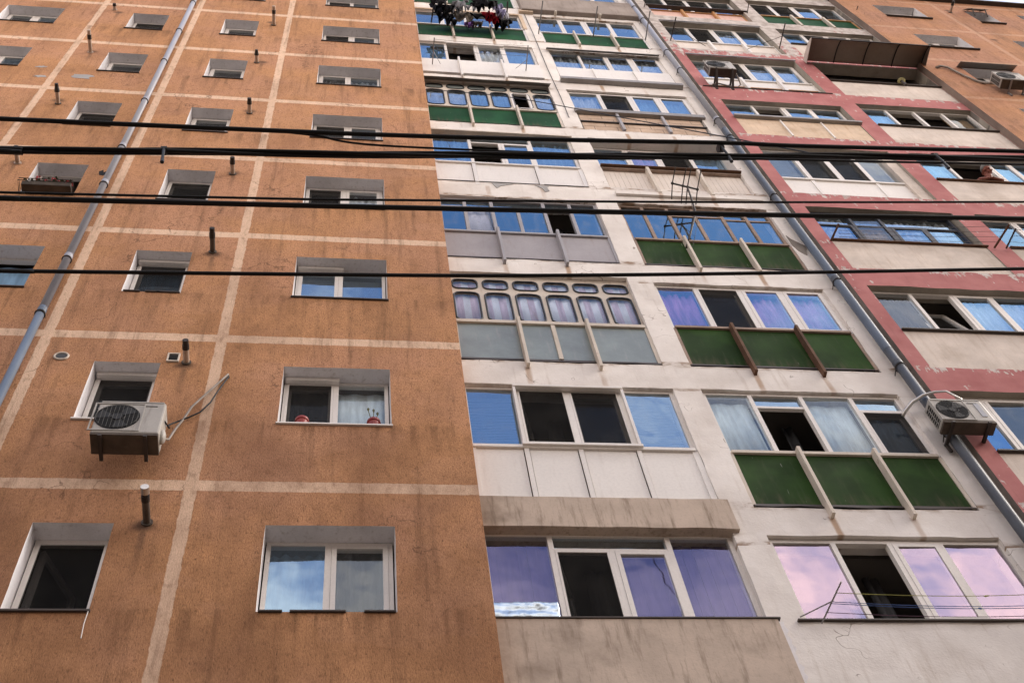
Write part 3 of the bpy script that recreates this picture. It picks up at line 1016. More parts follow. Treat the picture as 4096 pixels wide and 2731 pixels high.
# ================================================================== white section
P = (0.012, 2.43)
Q = (2.765, 5.14)
YW = 0.22
PH = {0: 2.49, 1: 5.06, 2: 7.90, 3: 10.5, 4: 13.30, 5: 16.2, 6: 18.88, 7: 21.46, 8: 24.2}
QH = {0: 2.40, 1: 5.07, 2: 7.79, 3: 10.52, 4: 13.40, 5: 16.08, 6: 18.75, 7: 21.5, 8: 24.2}
holes = []
for k in range(9):
    holes.append((P[0], P[1], H * k + .08 if k else 0.02, PH[k]))
    holes.append((Q[0], Q[1], H * k + .08 if k else 1.2, QH[k]))
white = building('white_apartment_block', 0.0, 5.525, YW, 'white apartment block with two columns of glazed balconies, between left orange and red blocks',
                 M['white'], holes, 0.24, M['white'], amp=0.013, step=0.13)
YG = 0.265

def white_bay(k, bay, sill, cols, fm, tops=(), gm='glass', panel=None, panel_mat=None, post_mat=None, post_xs=None, mids=(), rail_mat=None, y=YG, tail=True, pgap=.012):
    x0, x1 = bay
    heads = PH if bay is P else QH
    w_ = glazing(white, x0, x1, sill, heads[k], y, cols, fm, tops, gm=gm)
    if panel_mat is not None:
        zb = H * k + .165
        pxs = post_xs or ([.80, 1.655] if bay is P else [3.515, 4.365])
        panels(w_, [x0 + .03] + list(pxs) + [x1 - .03], zb, sill - .055, YW + .022, panel_mat, fm=rail_mat or fm, gap=pgap)
        if post_mat is not None:
            posts(w_, pxs, H * k - .085 if tail else zb - .03, sill - .01, YW - .075, YW + .018, post_mat)
        for mx in mids:
            MB().box(mx - .02, mx + .02, YW - .005, YW + .02, zb, sill - .05).build('mullion', fm, w_)
    return w_

# --- floor 0
w0 = glazing(white, P[0], P[1], 1.215, 2.47, YG + .02,
             [(P[0], 'f', 'spurple', 'glass_plum'), (.66, 'q', ''), (1.225, 's', 'spurple', 'glass_plum'), (1.79, 'f', 'spurple', 'glass_plum')], M['pvc'], tops=[(.66, 1.79, 2.235)])
def beam(x0, x1, z0, z1, y0, y1, amp, nseg):
    """a cast slab edge with a wavy lower lip"""
    m = MB()
    pts = []
    for i in range(nseg + 1):
        x = x0 + (x1 - x0) * i / nseg
        d = amp * mnoise.noise(Vector((x * 2.2, z0, 0)))
        e = amp * .4 * mnoise.noise(Vector((x * 3.2, z1, 4)))
        pts.append((x, z0 + d, z1 + e))
    for (a, b_, c_), (d, e, f) in zip(pts, pts[1:]):
        m.quad((a, y0, b_), (d, y0, e), (d, y0, f), (a, y0, c_))
        m.quad((a, y0, b_), (d, y0, e), (d, y1, e), (a, y1, b_))
        m.quad((a, y0, c_), (d, y0, f), (d, y1, f), (a, y1, c_))
    for (a, b_, c_) in (pts[0], pts[-1]):
        m.quad((a, y0, b_), (a, y1, b_), (a, y1, c_), (a, y0, c_))
    return m
beam(0.004, 2.50, 2.435, 2.90, YW - .045, YW + .30, .02, 26).build('balcony_ledge', M['beige'], white)
MB().box(0.004, 2.505, YW - .03, YW + .3, -8.0, 1.195).build('balcony_parapet', M['beige'], white)
MB().box(0.004, 2.53, YW - .042, YW + .05, 1.198, 1.212).build('balcony_sill', M['dark_sheet'], white)
m = MB()
zz = 1.18
xx = 2.52
pts_l, pts_r = [], []
while zz > -.4:
    pts_l.append((2.507 + random.uniform(-.003, .006), zz))
    pts_r.append((2.55 + random.uniform(-.02, .018), zz))
    zz -= .055
MB().prism(pts_l + pts_r[::-1], 'y', YW - .016, YW + .02).build('crumbling_joint', M['reveal'], white)
glazing(white, Q[0], Q[1] + .02, 1.215, 2.385, YG,
        [(Q[0], 'f', '', 'glass_violet'), (3.41, 'o', ''), (3.985, 's', '', 'glass_violet'), (4.51, 'f', '', 'glass_violet')], M['pvc'])
MB().box(2.69, 5.3, YW - .03, YW + .05, 1.187, 1.205).build('balcony_sill', M['dark_sheet'], white)
# --- floor 1
w1 = white_bay(1, P, 3.86, [(P[0], 'f', 'bslat', 'glass'), (.60, 'q', ''), (1.19, 'm', ''), (1.80, 'f', 'bslat', 'glass')], M['pvc'],
               panel_mat=M['pvc_panel'], post_xs=[.60, 1.17, 1.79], pgap=.034)
for x in (.60, 1.17, 1.79):
    MB().box(x - .025, x + .025, YW + .005, YW + .02, 2.915, 3.81).build('post', M['pvc'], w1)
MB().box(.57, 1.83, YW - .03, YW + .03, 4.985, 5.03).build('roller_box', M['pvc'], w1, bevel=.012)
m = MB().box(.57, .60, YW - .02, YW + .02, 3.86, 4.985)
m.box(1.80, 1.83, YW - .02, YW + .02, 3.86, 4.985)
m.box(.56, 1.84, YW - .035, YW + .02, 3.83, 3.868)
m.build('roller_guide', M['pvc'], w1)
white_bay(1, Q, 3.84, [(Q[0], 'f', 'pfrost', 'glass_clear'), (3.33, 'n', ''), (3.94, 'f', 'pfrost', 'glass_clear'), (4.545, 'm', 'vblue')], M['pvc'],
          tops=[(3.33, 3.94, 4.79), (4.545, Q[1], 4.76)], panel_mat=M['green'], post_mat=M['cream_paint'], rail_mat=M['cream_paint'])
# --- floor 2: bus windows
cells = []
for i in range(6):
    xa, xb = .014 + i * .402, .014 + (i + 1) * .402
    wa, wb = .065 + i * .401, .39 + i * .4005
    cells.append((xa, xb, 6.60, 7.475, wa, wb, 6.665, 7.415, .085, 'ppinkw'))
    cells.append((xa, xb, 7.475, 7.85, wa, wb, 7.525, 7.78, .075, 'ppinkw'))
w2 = bus_glazing(white, YG + .02, cells, M['cream_paint'], 'glass_clear')
MB().box(P[0], P[1], YG + .016, YG + .06, 7.85, 7.91).build('head_rail', M['cream_paint'], w2)
panels(w2, [.04, .80, 1.23, 1.655, 2.40], 5.665, 6.50, YW + .022, M['frost'], fm=M['cream_paint'], rail=.07)
posts(w2, [.80, 1.655], 5.415, 6.56, YW - .075, YW + .018, M['cream_paint'])
MB().box(1.205, 1.255, YW + .0, YW + .02, 5.665, 6.5).build('mullion', M['cream_paint'], w2)
white_bay(2, Q, 6.60, [(Q[0], 'f', 'vmauve', 'glass_blue'), (3.33, 'm', ''), (3.95, 's', 'vmauve', 'glass_blue'), (4.53, 's', 'vmauve', 'glass_blue')], M['pvc'],
          panel_mat=M['green'], post_mat=M['rusty'], rail_mat=M['wood'])
# --- floor 3: old metal and wood glazing
w3 = white_bay(3, P, 9.25, [(P[0], 'f', '', 'glass_old'), (.405, 'f', 'place', 'glass_clear'), (.81, 'f', '', 'glass_old'), (1.19, 'f', '', 'glass_old'), (1.60, 'n', ''), (2.005, 'f', '', 'glass_old')],
               M['steel_grey'], tops=[(P[0], .405, 10.2), (.405, .81, 10.2), (.81, 1.60, 10.22), (1.60, 2.005, 10.22), (2.005, P[1], 10.24)], gm='glass_old',
               panel_mat=M['grey_panel'], post_mat=M['steel_grey'])
white_bay(3, Q, 9.24, [(Q[0], 'f', '', 'glass_old'), (3.14, 'f', '', 'glass_old'), (3.53, 'f', '', 'glass_old'), (3.93, 'f', '', 'glass_old'), (4.36, 'f', '', 'glass_old'), (4.74, 'f', '', 'glass_old')],
          M['wood'], tops=[(Q[0], 3.14, 10.3), (3.14, 3.53, 10.3), (3.53, 3.93, 10.22), (3.93, 4.36, 10.22), (4.36, 4.74, 10.15), (4.74, Q[1], 10.15)], gm='glass_old',
          panel_mat=M['green'], post_mat=M['cream_paint'], rail_mat=M['wood'])
# --- floor 4
w4 = white_bay(4, P, 11.94, [(P[0], 'f', 'vblue', 'glass'), (.67, 'n', ''), (1.18, 's', 'vblue', 'glass'), (1.71, 'f', 'vblue', 'glass')], M['pvc'], tops=[(.67, 1.71, 12.98)],
               panel_mat=M['pvc_panel'], post_xs=[.66, 1.68], pgap=.038)
for x in (.66, 1.68):
    MB().box(x - .03, x + .03, YW + .0, YW + .02, 10.99, 11.9).build('post', M['pvc'], w4)
MB().box(0.01, 2.46, YW - .05, YW + .04, 13.27, 13.31).build('head_flashing', M['cream_paint'], w4)
w4q = glazing(white, Q[0], 5.2, 12.05, 13.38, .40, [(Q[0], 'f', 'vblue', 'glass'), (3.40, 's', 'vmauve', 'glass'), (3.97, 'm', ''), (4.57, 'f', 'vblue', 'glass')], M['pvc'])
m = MB()
for i in range(26):
    xa = 2.80 + i * .0895
    m.box(xa + .002, xa + .0875, YW + .055, YW + .075, 11.2, 11.98)
m.build('board_panel', M['board'], w4q)
MB().box(2.78, 5.14, YW + .0, YW + .10, 11.98, 12.03).build('sill_rail', M['wood'], w4q)
MB().box(2.76, 5.15, YW - .05, YW + .30, 12.03, 12.05).build('balcony_sill', M['rusty'], w4q)
posts(w4q, [3.53, 4.39], 10.93, 12.0, YW - .05, YW + .05, M['cream_paint'], .05)
MB().box(2.78, 5.14, YW + .02, YW + .09, 11.10, 11.2).build('base_rail', M['white'], w4q)
beam(2.80, 5.17, 10.80, 10.9, YW - .045, YW + .02, .006, 12).build('slab_drip', M['white'], white)
# --- floor 5: bus windows again
cells = []
for i in range(6):
    xa, xb = .014 + i * .402, .014 + (i + 1) * .402
    wa, wb = .055 + i * .405, .375 + i * .407
    cells.append((xa, xb, 14.80, 15.80, wa, min(wb, xb - .012), 14.88, 15.745, .10, 'open' if i == 4 else ('pwhite' if i in (0, 1, 5) else 'vblue')))
    cells.append((xa, xb, 15.80, 16.14, wa, min(wb, xb - .012), 15.84, 16.075, .09, 'frosted'))
w5 = bus_glazing(white, YG, cells, M['cream_paint'], 'glass')
s = MB()
frame_rect(s, 1.635, 2.0, 14.87, 15.76, YG - .012, YG + .03, .05)
s.build('opened_sash_frame', M['pvc'], w5)
s = MB()
frame_rect(s, 1.66, 1.98, 0, .80, -.02, .02, .045)
ang = R(20)
s.v = [(p[0], YG + .06 + p[2] * math.sin(ang) + p[1] * math.cos(ang), 14.92 + p[2] * math.cos(ang)) for p in s.v]
s.build('tilted_sash', M['pvc'], w5)
curtain(w5, 1.66, 1.99, 14.9, 15.5, YG + .30, 'vgrey')
MB().box(P[0], P[1], YG - .004, YG + .06, 16.14, 16.2).build('head_rail', M['cream_paint'], w5)
panels(w5, [.04, .79, 1.655, 2.40], 13.915, 14.66, YW + .022, M['green2'], fm=M['cream_paint'])
posts(w5, [.79, 1.655], 13.64, 14.73, YW - .075, YW + .018, M['cream_paint'])
m = MB()
for i in range(24):
    xa, xb = -.0 + .02 + i * .1015, .02 + (i + 1) * .1015
    za, zb = 16.05 + .012 * math.sin(xa * 4), 16.05 + .012 * math.sin(xb * 4)
    m.quad((xa, YW - .11, za), (xb, YW - .11, zb), (xb, YW + .02, 16.23), (xa, YW + .02, 16.23))
m.build('sheet_hood', M['sheet'], w5, solid=.006, weld=True)
w5q = glazing(white, Q[0], Q[1], 14.98, 16.05, YG, [(Q[0], 'f', 'vwhite', 'glass'), (3.37, 'm', ''), (3.98, 's', 'vblue', 'glass'), (4.54, 's', 'vblue', 'glass')], M['pvc'])
MB().box(2.74, 5.2, YW - .05, YW + .06, 14.72, 14.86).build('sheet_flashing', M['sheet'], w5q)
m = MB()
for r_ in range(4):
    z = 13.915 + r_ * .2
    off = .0 if r_ % 2 else .2
    x = 2.80
    while x < 5.1:
        xe = min(5.1, x + (.42 if x > 2.8 or not off else off))
        m.box(x + .006, xe - .006, YW + .03, YW + .1, z + .006, z + .194)
        x = xe
m.build('block_infill', M['brick'], w5q)
MB().box(2.79, 5.11, YW + .034, YW + .09, 13.91, 14.72).build('mortar', M['concrete'], w5q)
MB().box(2.78, 5.13, YW + .0, YW + .03, 14.295, 14.33).build('cross_rail', M['bracket'], w5q)
posts(w5q, [3.515, 4.365], 13.87, 14.72, YW - .03, YW + .03, M['steel_grey'], .05)
# --- floor 6
w6 = white_bay(6, P, 17.56, [(P[0], 'f', 'pblue', 'glass'), (.585, 'n', ''), (1.20, 's', 'vwhite', 'glass_clear'), (1.81, 'f', 'pblue', 'glass')], M['pvc'])
MB().box(0.02, 2.43, YW - .012, YW + .03, 16.70, 17.555).build('infill_panel', M['pvc_panel'], w6)
posts(w6, [.785, 1.65], 16.41, 17.60, YW - .075, YW - .012, M['pvc'])
MB().box(.60, 1.2, YW - .01, YW + .05, 18.80, 18.86).build('roller_box', M['pvc'], w6, bevel=.01)
MB().box(1.22, 1.82, YW - .01, YW + .05, 18.79, 18.85).build('roller_box', M['pvc'], w6, bevel=.01)
w6q = white_bay(6, Q, 17.57, [(Q[0], 'f', 'vwhite', 'glass'), (3.395, 'f', 'vwhite', 'glass'), (3.945, 's', 'vwhite', 'glass'), (4.495, 's', 'vwhite', 'glass')], M['pvc'])
MB().box(Q[0] + .01, Q[1] - .01, YW + .0, YW + .04, 16.66, 17.56).build('infill_panel', M['pvc_panel'], w6q)
posts(w6q, [3.515, 4.365], 16.5, 17.5, YW - .03, YW - .001, M['pvc_panel'])
m = MB()
prof = [(YW - .01 - .075 * math.sin(t * math.pi / 12), 18.62 + .15 * math.cos(t * math.pi / 12)) for t in range(7)]
for a, c in zip(prof, prof[1:]):
    m.quad((2.72, a[0], a[1]), (5.17, a[0], a[1]), (5.17, c[0], c[1]), (2.72, c[0], c[1]))
m.build('sheet_hood', M['sheet'], w6q, smooth=True, solid=.008, weld=True)
MB().box(2.72, 5.18, YW - .10, YW + .02, 16.50, 16.62).build('sheet_flashing', M['sheet'], w6q)
# --- floor 7
w7 = white_bay(7, P, 20.28, [(P[0], 'f', '', 'glass'), (.60, 's', 'vwhite', 'glass'), (1.2, 'f', '', 'glass'), (1.80, 'f', '', 'glass')], M['pvc'], panel_mat=M['green2'], post_mat=M['cream_paint'])
m = MB()
m.box(P[0], P[1] + .02, YW - .012, YW + .02, 21.46, 21.56)
m.box(2.42, 2.50, YW - .012, YW + .02, 20.3, 21.46)
m.build('ochre_surround', M['cream_mottled'], w7)
white_bay(7, Q, 20.2, [(Q[0], 'f', '', 'glass'), (3.34, 's', '', 'glass'), (3.925, 's', '', 'glass'), (4.54, 'f', '', 'glass')], M['pvc'], panel_mat=M['green2'], post_mat=M['cream_paint'])
# --- floor 8
white_bay(8, P, 23.05, [(P[0], 'f', '', 'glass'), (.6, 's', '', 'glass'), (1.2, 'f', '', 'glass'), (1.8, 'f', '', 'glass')], M['pvc'], panel_mat=M['green2'], post_mat=M['cream_paint'])
w8q = glazing(white, Q[0], Q[1], 23.0, 24.15, YG, [(Q[0], 'f', '', 'glass'), (3.34, 's', '', 'glass'), (3.94, 's', '', 'glass'), (4.54, 'f', '', 'glass')], M['pvc'])
MB().box(2.52, 5.36, YW - .11, YW + .04, 21.72, 22.95).build('balcony_parapet', M['greycon'], white, bevel=.02)
MB().box(2.45, 2.78, YW - .07, YW + .02, 21.63, 21.75).build('slab_corner', M['cream_mottled'], white)
for xx_ in (3.3, 4.35):
    MB().tube([(xx_, YW + .02, 21.62), (xx_, YW - .13, 21.60)], .03, 10).build('drain_spout', M['cream_paint'], white, smooth=True)

ragged_patch(white, [(5.16, 9.55), (5.20, 9.42), (5.29, 9.28), (5.35, 9.20), (5.34, 9.10), (5.30, 8.98), (5.27, 8.86), (5.19, 9.0), (5.15, 9.2)], YW - .006, M['concrete'])
ragged_patch(white, [(.88, 11.06), (1.22, 11.05), (1.10, 11.0), (1.02, 10.96), (.95, 10.86), (.92, 10.93)], YW - .006, M['bare'])
ragged_patch(white, [(1.55, 11.05), (1.78, 11.04), (1.74, 10.98), (1.76, 10.84), (1.69, 10.80), (1.66, 10.93)], YW - .006, M['bare'])
MB().tube([(2.56, YW - .012, 22.9), (2.585, YW - .012, 20), (2.57, YW - .012, 17.3), (2.59, YW - .012, 15.6), (2.58, YW - .012, 14.4)], .007, 6).build('wall_cable', M['cable'], white)

# ================================================================== red and cream section
YR = 0.14
PM = (5.76, 8.20)
PN = (8.58, 11.03)
MH = {k: H * (k + 1) - .44 for k in range(9)}
MH5 = 15.82
holes = []
for k in range(9):
    holes.append((PM[0], PM[1], H * k + .10, MH5 if k == 5 else MH[k]))
    holes.append((PN[0], PN[1], H * k + .10, MH[k]))
red = building('red_and_cream_apartment_block', 5.525, 11.04, YR, 'apartment block with peeling red frames round cream balcony fronts, between the two downpipe sides',
               M['red'], holes, 0.24, M['soffit'], amp=0.012, step=0.13)
red['label'] = 'apartment block with peeling red paint framing cream balcony fronts, right of the white block'
MB().quad((5.525, YR, GROUND), (5.525, YR + .3, GROUND), (5.525, YR + .3, TOP), (5.525, YR, TOP)).build('side_return', M['concrete'], red)

def red_bay(k, bay, cols, y=.235, gm='glass', parapet='cream', sill=None, fm='pvc', head=None, sillmat='dark_sheet', tops=()):
    x0, x1 = bay
    sz = sill or H * k + 1.05
    w_ = glazing(red, x0 + .03, x1 - .03, sz - .02, head or MH[k] + .0, y, cols, M[fm], tops, gm=gm)
    if parapet:
        MB().box(x0 + .005, x1 - .005, YR + .012, YR + .12, H * k + .11, sz - .02).build('balcony_parapet', M[parapet], w_)
        MB().box(x0 + .0, x1 + .03, YR - .03, y, sz - .018, sz + .006).build('balcony_sill', M[sillmat], w_)
    return w_
def mcol(bay, spec):
    a, c = bay[0] + .03, bay[1] - .03
    n = len(spec)
    return [(a + (c - a) * i / n,) + tuple(s) for i, s in enumerate(spec)]

red_bay(0, PM, mcol(PM, [('f', ''), ('m', ''), ('s', ''), ('f', '')]))
red_bay(0, PN, mcol(PN, [('f', ''), ('m', ''), ('s', ''), ('f', '')]))
red_bay(1, PM, [(5.79, 'f', '', 'glass_blue'), (6.15, 's', '', 'glass_clear'), (6.75, 's', '', 'glass'), (7.45, 'f', '', 'glass')])
red_bay(1, PN, mcol(PN, [('f', ''), ('m', ''), ('s', ''), ('f', '')]))
red_bay(2, PM, mcol(PM, [('f', 'vgrey', 'glass_dark'), ('t', '', 'glass'), ('s', 'vwhite', 'glass_blue'), ('f', 'vwhite', 'glass_blue')]))
red_bay(2, PN, mcol(PN, [('f', ''), ('s', ''), ('s', ''), ('f', '')]))
M['pipe_k2'] = weathered('dark_metal_frame', (0.03, 0.033, 0.045), 0.5, 0.1)
red_bay(3, PM, mcol(PM, [('f', 'vwhite', 'glass_blue'), ('s', 'vochre', 'glass_dark'), ('s', 'vwhite', 'glass_blue'), ('f', 'vwhite', 'glass_blue')]), fm='pipe_k2', sillmat='rusty', tops=[(PM[0] + .03, 6.97, 10.1), (6.97, PM[1] - .03, 10.1)])
red_bay(3, PN, mcol(PN, [('f', '', 'glass_blue'), ('s', '', 'glass_blue'), ('s', ''), ('f', '')]), sillmat='rusty')
# M4: white panelled front
w_ = red_bay(4, PM, [(5.79, 'f', 'bslat', 'glass_clear'), (6.36, 'm', 'bslat'), (6.93, 'm', 'bslat'), (7.50, 'f', 'bslat', 'glass_clear')], y=.24, parapet=None, sill=12.0)
panels(w_, [5.79, 6.36, 7.50, 8.17], 11.13, 11.93, .24, M['pvc_panel'], fm=M['pvc'])
for x in (6.36, 7.50):
    MB().box(x - .03, x + .03, .225, .24, 11.1, 11.98).build('post', M['pvc'], w_)
MB().box(8.0, 8.2, YR + .05, YR + .30, 11.1, 13.3).build('inner_pier', M['cream'], w_)
red_bay(4, PN, [(8.61, 'f', 'pblue', 'glass_blue'), (9.22, 'n', ''), (10.02, 's', 'pblue', 'glass_blue'), (10.5, 'f', 'pblue', 'glass_blue')], sillmat='rusty')
w_ = red_bay(5, PM, mcol(PM, [('f', 'pblue', 'glass'), ('t', '', 'glass'), ('s', 'pblue', 'glass'), ('f', 'pblue', 'glass')]), parapet='cream_mottled', sillmat='sheet', head=MH5)
for x in (6.62, 7.42):
    MB().box(x - .015, x + .015, YR - .012, YR + .012, 13.87, 14.72).build('post', M['pvc'], w_)
MB().box(5.74, 8.24, YR - .06, YR + .02, 14.73, 14.80).build('sheet_flashing', M['sheet'], w_)
red_bay(5, PN, mcol(PN, [('f', 'pblue', 'glass_blue'), ('t', '', 'glass'), ('t', '', 'glass'), ('f', 'pochre', 'glass_clear')]))
# M6, M7, M8: panelled fronts deeper in
for k, pm, postm in ((6, 'pvc_panel', 'pvc'), (7, 'board', 'pvc_panel'), (8, 'pink_panel', 'ochre_wood')):
    z = H * k
    sz = z + .98
    spec = {6: [('f', 'vwhite', 'glass'), ('m', ''), ('s', 'pwhite', 'glass'), ('s', 'pwhite', 'glass')],
            7: [('f', '', 'glass'), ('m', ''), ('s', 'vwhite', 'glass'), ('f', '', 'glass')],
            8: [('f', '', 'glass'), ('m', ''), ('m', ''), ('f', '', 'glass')]}[k]
    w_ = red_bay(k, PM, mcol(PM, spec), y=.262, parapet=None, sill=sz)
    panels(w_, [5.79, 6.62, 7.42, 8.17], z + .14, sz - .06, .24, M[pm], fm=M['pvc'] if k != 8 else M['ochre_wood'])
    posts(w_, [6.62, 7.42], z + .08, sz, YR + .03, .238, M[postm], .06)
    if k == 6:
        MB().box(5.8, 8.18, .228, .24, z + .5, z + .52).build('panel_joint', M['ochre_wood'], w_)
        MB().box(5.6, 8.3, YR - .02, YR + .03, z + .085, z + .105).build('balcony_sill', M['dark_sheet'], w_)
    if k in (6, 7):
        m = MB().box(PM[0] - .01, PM[1] + .02, YR - .03, YR - .015, MH[k] + .0, MH[k] + .05)
        m.build('soffit_trim', M['sheet'], w_)
    if k == 8:
        MB().box(5.72, 8.3, YR - .04, YR + .06, sz, sz + .03).build('balcony_sill', M['dark_sheet'], w_)
# N6: open balcony, dark timber
w_ = red_bay(6, PN, mcol(PN, [('f', '', 'glass_dark'), ('f', '', 'glass_dark'), ('f', 'vochre', 'glass_dark'), ('f', '', 'glass_dark')]), y=.50, fm='ochre_wood')
red_bay(7, PN, mcol(PN, [('f', 'pblue', 'glass_blue'), ('m', ''), ('s', ''), ('f', '')]))
w_ = red_bay(8, PN, mcol(PN, [('m', ''), ('m', ''), ('s', '', 'glass'), ('f', '', 'glass')]), parapet=None)
panels(w_, [8.61, 9.42, 10.25, 11.0], 22.12, 22.95, .2, M['green2'], fm=M['ochre_wood'])
posts(w_, [9.42, 10.25], 22.05, 23.0, YR - .02, .198, M['cream_paint'], .06)

# ================================================================== downpipes
def downpipe(x, y, r, z0, z1, zsplit, mat_up, mat_dn, joints, label):
    t = thing('downpipe', (x, y, z0), label, 'downpipe')
    if zsplit:
        MB().tube([(x, y, z0), (x, y, zsplit)], r, 18).build('lower_pipe', mat_dn, t, smooth=False)
        MB().tube([(x, y, zsplit), (x, y, z1)], r * .985, 18).build('upper_pipe', mat_up, t)
    for o in t.children:
        for p in o.data.polygons:
            p.use_smooth = len(p.vertices) == 4
    for z in joints:
        MB().tube([(x, y, z - .045), (x, y, z + .04)], r * 1.10, 18).build('collar', mat_dn if z < zsplit else mat_up, t)
        m = MB().tube([(x + r * 1.16 * math.cos(a * math.pi / 8), y + r * 1.16 * math.sin(a * math.pi / 8), z - .075) for a in range(16)], .0075, 6, closed=True)
        m.tube([(x - r * 1.05, y, z - .075), (x - r * 1.5, y + .07, z - .16)], .007, 6)
        m.build('pipe_clip', M['bracket'], t)
    return t
downpipe(-4.635, -.075, .047, GROUND, TOP, 5.93, M['pipe_l'], M['pipe_d'], [3.6, 5.86, 7.25, 9.62, 11.05, 13.2, 15.4, 17.4, 19.55, 22.3], 'pale grey blue downpipe on the orange wall beside a cream stripe')
dp = downpipe(5.345, .125, .056, GROUND, TOP, 13.95, M['pipe_l'], M['pipe_k'], [1.7, 4.2, 5.62, 7.9, 10.9, 13.6, 14.5, 17.6, 18.9, 21.5, 22.6], 'dark lower grey upper downpipe between the white and red blocks')
MB().tube([(5.345, .125, 5.95), (5.345, .125, 9.9)], .0585, 18).build('blue_pipe_length', M['pipe_d'], dp)

# ================================================================== flue pipes
FL = [(-6.09, 18.81, .135, 'short sooty flue pipe stub at the top left of the orange wall'),
      (-6.0, 15.84, .41, 'longest upper flue pipe with dark band, beside the cracked render patches'),
      (-5.96, 12.98, .335, 'black tipped flue pipe right of the leftmost cream stripe'),
      (-5.96, 10.36, .26, 'flue pipe just under the bundled cable, above the flower box window'),
      (-2.92, 18.46, .39, 'tall pale flue pipe beside the cream stripe at the top of the orange wall'),
      (-3.06, 15.84, .245, 'short flue pipe with black conical cap below the tall pale one'),
      (-2.96, 13.04, .26, 'brown tipped flue pipe third from the top in its row'),
      (-2.98, 10.35, .265, 'stubby flue pipe with a gouged hole at its base, between the cables'),
      (-2.98, 7.71, .335, 'flue pipe with burnt black end above the small window crossed by a thin cable'),
      (-2.96, 4.95, .28, 'thick flue pipe with black cap beside the square vent'),
      (-2.95, 2.19, .39, 'lowest flue pipe with shiny steel cap over dark brown tube'),
      (14.02, 23.97, .30, 'white flue pipe with black cap high on the right orange block')]
for i, (x, z, L, lab) in enumerate(FL):
    t = thing('flue_pipe', (x, 0, z), lab, 'flue pipe', 'flue pipes poking out of the orange walls')
    r = .033
    dark = M['acd'] if i in (10, 8) else M['flue']
    MB().tube([(x, .03, z), (x, -L * .62, z)], r, 14).build('tube', dark, t)
    if i in (5, 2):
        MB().tube([(x, -L * .60, z), (x, -L * .66, z), (x, -L * .82, z), (x, -L, z)], [r * 1.25, r * 1.3, r * .95, r * .8], 14).build('cap', M['flue_cap'], t)
    elif i == 10:
        MB().tube([(x, -L * .61, z), (x, -L * .76, z)], r * 1.12, 14).build('cap', M['flue_cap'], t)
        MB().tube([(x, -L * .75, z), (x, -L * .82, z)], r * .9, 14).build('neck', M['flue_cap'], t)
        MB().tube([(x, -L * .82, z), (x, -L, z)], r * 1.12, 14).build('steel_cap', M['steel'], t)
    else:
        MB().tube([(x, -L * .60, z), (x, -L * .8, z)], r * 1.14, 14).build('cap', M['flue_cap'], t)
        MB().tube([(x, -L * .8, z), (x, -L, z)], r * .98, 14).build('end_ring', M['flue_cap'] if i not in (1, 4) else M['flue'], t)
    MB().tube([(x, .004, z), (x, -.014, z)], r * 1.55, 14).build('wall_collar', M['flue'] if i in (1, 0, 3) else M['acd'], t)

# ================================================================== air conditioners
def ac_unit(x0, x1, yf, yb, z0, z1, label, fan_left=True, tilt=0.0):
    t = thing('air_conditioner', ((x0 + x1) / 2, yb, z0), label, 'air conditioner', 'air conditioner outdoor units')
    wd = x1 - x0
    MB().box(x0, x1, yf, yb, z0 + .02, z1).build('casing', M['acw'], t, bevel=.018)
    MB().box(x0 + .004, x1 - .004, yf + .004, yb - .002, z0 - .012, z0 + .02).build('base_pan', M['acd'], t, bevel=.004)
    cx, cz, r = x0 + wd * .325, (z0 + z1) / 2 + .01, min(.205, (z1 - z0) * .40)
    fp = MB()
    frame_rect(fp, cx - r * 1.12, cx + r * 1.12, cz - r * 1.12, cz + r * 1.12, yf - .007, yf + .004, .012)
    fp.build('fan_surround', M['acw'], t)
    MB().tube([(cx, yf - .003, cz), (cx, yf + .004, cz)], r, 32).build('fan_opening', M['black'], t)
    bl = MB()
    for q in range(3):
        a = q * 2.094 + .4
        pr = []
        for s_ in range(6):
            tt = a + s_ * .16
            pr.append((cx + r * .88 * math.cos(tt), cz + r * .88 * math.sin(tt)))
        for s_ in range(5, -1, -1):
            tt = a + s_ * .16 + .1
            pr.append((cx + r * .22 * math.cos(tt), cz + r * .22 * math.sin(tt)))
        bl.prism(pr, 'y', yf - .006, yf - .0035)
    bl.tube([(cx, yf - .010, cz), (cx, yf - .003, cz)], r * .24, 16)
    bl.build('fan', M['fan'], t)
    gr = MB()
    for q in (2, 5.2):
        rr = r * q / 5.5
        gr.tube([(cx + rr * math.cos(a * math.pi / 14), yf - .014, cz + rr * math.sin(a * math.pi / 14)) for a in range(28)], .0017, 4, closed=True)
    for q in range(-5, 6):
        dx = r * q / 5.6
        dz = math.sqrt(max(0, r * r - dx * dx))
        gr.tube([(cx + dx, yf - .013, cz - dz), (cx + dx, yf - .013, cz + dz)], .0016, 4)
    gr.build('fan_guard', M['grille'], t)
    sg = MB()
    sg.box(x0 - .003, x0 + .002, yf + .035, yb - .03, z0 + .06, z1 - .06)
    sg.build('side_intake', M['black'], t)
    sl = MB()
    for q in range(8):
        z = z0 + .07 + (z1 - z0 - .14) * q / 7
        sl.box(x0 - .008, x0 - .003, yf + .03, yb - .025, z - .004, z + .004)
    sl.box(x0 - .008, x0 - .003, (yf + yb) / 2 - .004, (yf + yb) / 2 + .004, z0 + .06, z1 - .06)
    sl.build('side_grille', M['acw'], t)
    MB().box(x1 - wd * .30, x1 - wd * .12, yf - .004, yf + .002, z1 - .075, z1 - .065).build('faded_badge', M['grille'], t)
    MB().box(x0 + .02, x1 - .02, yf - .004, yf + .02, z1 - .012, z1 + .004).build('lid_edge', M['acw'], t)
    return t
